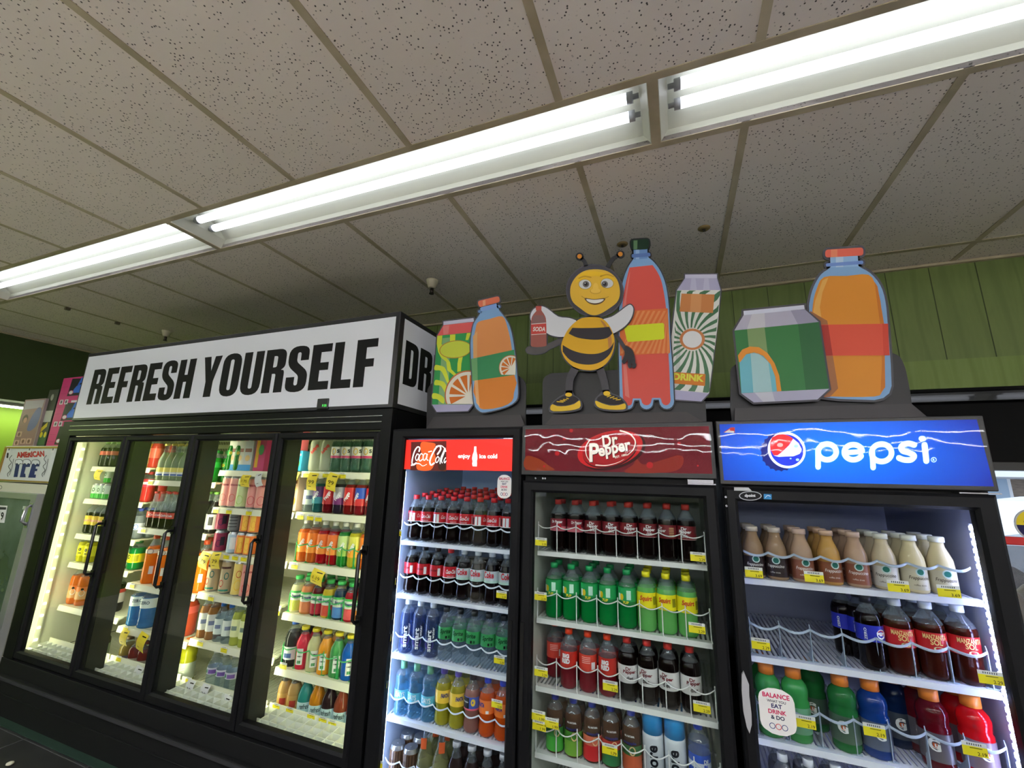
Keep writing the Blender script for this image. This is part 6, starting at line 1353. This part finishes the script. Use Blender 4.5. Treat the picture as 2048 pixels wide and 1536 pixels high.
dm.box(dx0, dx0 + .07, 1.772, 1.812, dz0, dz1).box(dx1 - .075, dx1, 1.772, 1.812, dz0, dz1).box(dx0 + .07, dx1 - .075, 1.772, 1.812, dz0, dz0 + .07).box(dx0 + .07, dx1 - .075, 1.772, 1.812, dz1 - .045, dz1)
ddr = dm.obj('door', AL, t, bevel=.003)
MB().box(dx0 + .07, dx1 - .075, 1.792, 1.800, dz0 + .07, dz1 - .045).obj('glass', noise_mat('frosty_dark_glass', (58, 76, 66), (96, 112, 104), 3.0, .18), ddr)
m = MB().tube([(dx1 - .035, 1.772, 1.235), (dx1 - .035, 1.745, 1.22), (dx1 - .035, 1.74, 1.13), (dx1 - .035, 1.772, 1.10)], .011, 10).box(dx1 - .055, dx1 - .015, 1.768, 1.772, 1.08, 1.25); m.obj('handle', M((190, 192, 196), .2, .9), ddr)
a = Art(pxmap(*TI, 1.791)); a.poly([(-60, 1090), (62, 1098), (36, 1236), (-80, 1230)], (222, 222, 222), 1); a.text('19', -14, 1212, 40, 64, (20, 20, 22), 2, .03, -1, .1, -2); a.poly([(188, 1100), (216, 1104), (212, 1130), (182, 1126)], (206, 212, 208), 1)
a.poly([(-60, 1104), (52, 1110), (48, 1130), (-60, 1126)], (60, 60, 66), 1.5); a.obj('price_sticker', ddr)
a = Art(pxmap(*TI, 1.8145)); a.stroke(seg_arc(2, 948, 14, 14, 0, 360, 16), 4, (70, 70, 74), 1, caps=False); a.obj('lock_ring', t)
def toybox(quad, Y, d, col, label, name, cat, drawf, grp):
    P_ = [at(TI[0] + x * TI[2], TI[1] + y * TI[2], Y) for x, y in quad]
    x0 = (P_[0].x + P_[3].x) / 2; x1 = (P_[1].x + P_[2].x) / 2; z0 = 1.6755; z1 = (P_[0].z + P_[1].z) / 2
    tt = thing(name, label, cat, ((x0 + x1) / 2, Y, z0), grp); w = (x1 - x0) / 2 - .003; h = z1 - z0
    MB().box(-w, w, 0, d, 0, h).obj('box', M(col, .35), tt, bevel=.002)
    a = Art(lambda u, v, w_: (u * w * .985, -w_, v * h)); drawf(a); a.obj('artwork', tt)
def draw1(a):
    a.poly([(-.98, .01), (.98, .01), (.98, .99), (-.98, .99)], (150, 112, 110), 1); a.poly([(-.9, .78), (.9, .80), (.95, .97), (-.9, .97)], (176, 168, 176), 2)
    a.poly(smooth([(0, .35), (.4, .32), (.85, .45), (.9, .75), (.5, .8), (.1, .6)], 3), (96, 96, 150), 2); a.poly(ell(-.45, .58, .26, .09, 20), (70, 44, 40), 2); a.poly(ell(-.42, .55, .18, .06, 16), (190, 140, 120), 3)
    for q in ((-.62, .25), (-.05, .10), (-.66, .07), (.5, .1)): a.poly([(q[0] - .24, q[1] - .05), (q[0] + .24, q[1] - .05), (q[0] + .24, q[1] + .06), (q[0] - .24, q[1] + .06)], (196, 156, 140), 3); a.poly(ell(q[0], q[1], .12, .04, 12), (120, 80, 70), 4)
def draw2(a):
    a.poly([(-.97, .01), (.97, .01), (.97, .99), (-.97, .99)], (56, 62, 48), 1); a.poly([(-.95, .42), (.95, .42), (.95, .62), (-.95, .62)], (186, 190, 176), 2); a.poly([(-.9, .02), (.9, .02), (.9, .2), (-.9, .2)], (70, 110, 66), 2)
    a.poly([(-.5, .24), (.55, .34), (.5, .42), (-.55, .32)], (214, 196, 40), 3); a.poly(ell(-.2, .2, .3, .05, 16), (220, 204, 44), 3); a.poly(ell(.6, .2, .26, .05, 16), (220, 204, 44), 3); a.poly(ell(0, .86, .3, .06, 16), (150, 150, 140), 3)
def draw3(a):
    a.poly([(-.98, .01), (.98, .01), (.98, .99), (-.98, .99)], (206, 50, 120), 1); BL = (50, 110, 214)
    for z in (.72, .36, .02):
        a.poly([(-.42, z), (.98, z), (.98, z + .24), (-.34, z + .26)], (24, 22, 30), 2); a.poly(smooth([(-.1, z + .05), (.2, z + .04), (.9, z + .05), (.98, z + .14), (.4, z + .16), (.1, z + .14)], 2), BL, 3)
        if z > .3: a.stroke([(.2, z + .14), (.32, z + .22), (.9, z + .23)], .08, BL, 4)
        a.poly(ell(-.18, z + .05, .17, .032, 18), (214, 60, 130), 4); a.poly(ell(-.18, z + .05, .13, .025, 18), (220, 220, 220), 5)
    for z in (.60, .28):
        for x in (-.7, -.35): a.poly([(x - .12, z), (x + .12, z), (x + .12, z + .07), (x - .12, z + .07)], (214, 206, 214), 3); a.poly(ell(x, z + .035, .07, .025, 10), (90, 70, 90), 4)
        a.poly([(.0, z + .02), (.5, z + .02), (.5, z + .05), (0, z + .05)], (232, 226, 236), 3)
    for i in range(9): a.poly([(-.94, .06 + i * .1), (-.5, .06 + i * .1), (-.5, .063 + i * .1), (-.94, .063 + i * .1)], (160, 30, 90), 3)
G_ = 'boxed toys on the ice merchandiser'
toybox([(195, 245), (375, 225), (270, 610), (105, 610)], 1.84, .09, (170, 150, 150), 'brown and purple picture box on the ice merchandiser, leftmost', 'picture_box', 'toy box', draw1, G_)
toybox([(402, 160), (470, 158), (372, 610), (275, 610)], 1.86, .09, (44, 50, 40), 'dark green tool toy box with yellow tools, middle one', 'tool_toy_box', 'toy box', draw2, G_)
toybox([(515, 50), (760, 60), (590, 610), (372, 610)], 1.84, .16, (206, 50, 120), 'pink toy vehicle box with blue toy cars, beside the header', 'toy_vehicle_box', 'toy box', draw3, G_)
# pebble-like bottle cap on the floor
tag(MB().lathe([(.010, 0), (.016, .004), (.015, .010), (.007, .014)], 14).obj('pebble', M((214, 210, 186), .5), loc=(-3.321, 1.50, .0015)), 'small cream pebble on the dark floor by the kick panel', 'pebble')
# ================================================================ right edge: snack rack and the street outside
t = thing('snack_rack', 'clear snack rack with red top rail by the window', 'snack rack', (0, 0, 0))
MB().box(1.10, 2.3, 2.30, 2.33, 1.322, 1.352).obj('top_rail', M((206, 34, 34), .35), t, bevel=.004)
m = MB()
for x in (1.105, 2.27): m.box(x, x + .025, 2.31, 2.33, .02, 1.32); m.box(x, x + .025, 2.70, 2.72, .02, 1.32)
for z in (.32, .72, 1.00): m.box(1.10, 2.3, 2.31, 2.72, z, z + .008)
m.obj('frame', M((90, 92, 96), .4, .5), t)
MB().box(1.105, 2.29, 2.303, 2.306, 1.01, 1.32).obj('front_panel', clear_mat('scratched_acrylic', (206, 208, 212), (190, 192, 198), .22), t)
random.seed(3)
bagm = [M((226, 176, 60), .35), M((150, 96, 60), .4), M((206, 190, 60), .35), M((170, 60, 50), .4), M((224, 150, 90), .4)]
bagn = ['yellow', 'brown', 'lemon', 'red', 'orange']
for i in range(12):
    x = 1.19 + (i % 6) * .17; Y = 2.42 + .16 * (i // 6); m = MB().lathe([(.01, 0), (.055, .012), (.068, .05), (.064, .085), (.03, .12), (.012, .13)], 16)
    m.v = [(a_, b_ * .75, c_ * 1.1) for a_, b_, c_ in m.v]
    tag(m.obj('snack_bag', bagm[i % 5], loc=(x, Y, 1.0085)), '%s snack bag, %s from left in the %s row of the snack rack' % (bagn[i % 5], ORD[i % 6], ('front', 'back')[i // 6]), 'snack bag', 'snack bags in the rack')
t = thing('round_sign', 'round yellow and navy sign on the red rack rail', 'sign', (1.262, 2.298, 1.398))
m = MB(); m.prism(ell(0, 0, .062, .062, 40), lambda u, v, w: (u, -w, v), 0, -.004); m.obj('disc', M((190, 190, 190), .4), t)
a = Art(lambda u, v, w: (u, -w, v)); a.poly(seg_arc(0, 0, .057, .057, 0, 180, 24), (232, 206, 40), 1); a.poly(seg_arc(0, 0, .057, .057, 180, 360, 24), (36, 34, 84), 1)
a.text('AUTO', -.036, .010, .072, .020, (40, 36, 40), 2, .04); a.text('CA', -.036, -.028, .034, .024, (236, 226, 90), 2, .05); a.obj('print', t)
MB().box(-.006, .006, .004, .008, -.07, -.04).obj('clip', M((90, 92, 96), .4), t)
# street
struct('ground', MB().box(-20, 30, YB + .16, 60, -.12, -.02), noise_mat('slush_ground', (176, 182, 190), (140, 144, 150), 1.2, .7))
t = thing('house', 'grey-brown shingled house with white roof edges across the street', 'house', (0, 0, 0))
SH = noise_mat('weathered_shingle', (138, 122, 108), (108, 96, 86), 7.0, .8, vec=(1, 1, 5))
MB().box(3.0, 16, 15, 22, -.02, 2.9).obj('wall', SH, t)
RF = M((176, 184, 196), .7); WH = M((232, 234, 238), .5)
m = MB(); m.add([(2.4, 14.6, 2.5), (16.5, 14.6, 3.0), (16.5, 18.5, 5.6), (2.4, 18.5, 5.2), (2.4, 22.4, 2.6), (16.5, 22.4, 2.8)], [(0, 1, 2, 3), (3, 2, 5, 4), (0, 3, 4), (1, 5, 2)]); m.obj('roof', RF, t)
MB().box(2.4, 16.5, 14.5, 14.6, 2.5, 2.62).obj('roof_edge', WH, t)
m = MB(); m.add([(6.2, 13.2, 1.9), (8.6, 13.2, 1.9), (7.4, 13.2, 3.0), (6.2, 15, 1.9), (8.6, 15, 1.9), (7.4, 15, 3.0)], [(0, 1, 2), (0, 2, 5, 3), (1, 4, 5, 2), (0, 3, 4, 1)]); m.obj('porch_roof', WH, t)
for x in (7.2, 9.6): w_ = MB().box(x, x + .7, 14.93, 15, .9, 2.0).obj('window', WH, t); MB().box(x + .07, x + .63, 14.92, 14.929, .97, 1.93).obj('pane', M((150, 176, 200), .15), w_)
t = thing('parked_car', 'white parked car outside the window', 'car', (5.2, 8.6, 0))
bd = smooth([(-2.2, .35), (-2.25, .75), (-1.9, .95), (-1.1, 1.02), (-.5, 1.42), (.7, 1.46), (1.4, 1.05), (2.1, .95), (2.25, .6), (2.2, .35)], 3)
m = MB(); m.prism(bd, lambda u, v, w: (u, w, v), -.85, .85); m.obj('car_body', M((222, 230, 240), .2, coat=.8), t, bevel=.04)
m = MB(); m.prism([(-1.0, 1.03), (-.48, 1.36), (.66, 1.40), (1.22, 1.06)], lambda u, v, w: (u, w, v), -.875, .875); m.obj('car_glass', M((50, 60, 70), .1), t)
for x in (-1.4, 1.4):
    for s in (-1, 1):
        m = MB().lathe([(.31, -.09), (.33, -.06), (.33, .06), (.31, .09)], 24); m.v = [(x + a_, s * .80 + c_, .31 + b_) for a_, b_, c_ in m.v]; m.obj('wheel', M((28, 28, 30), .7), t)
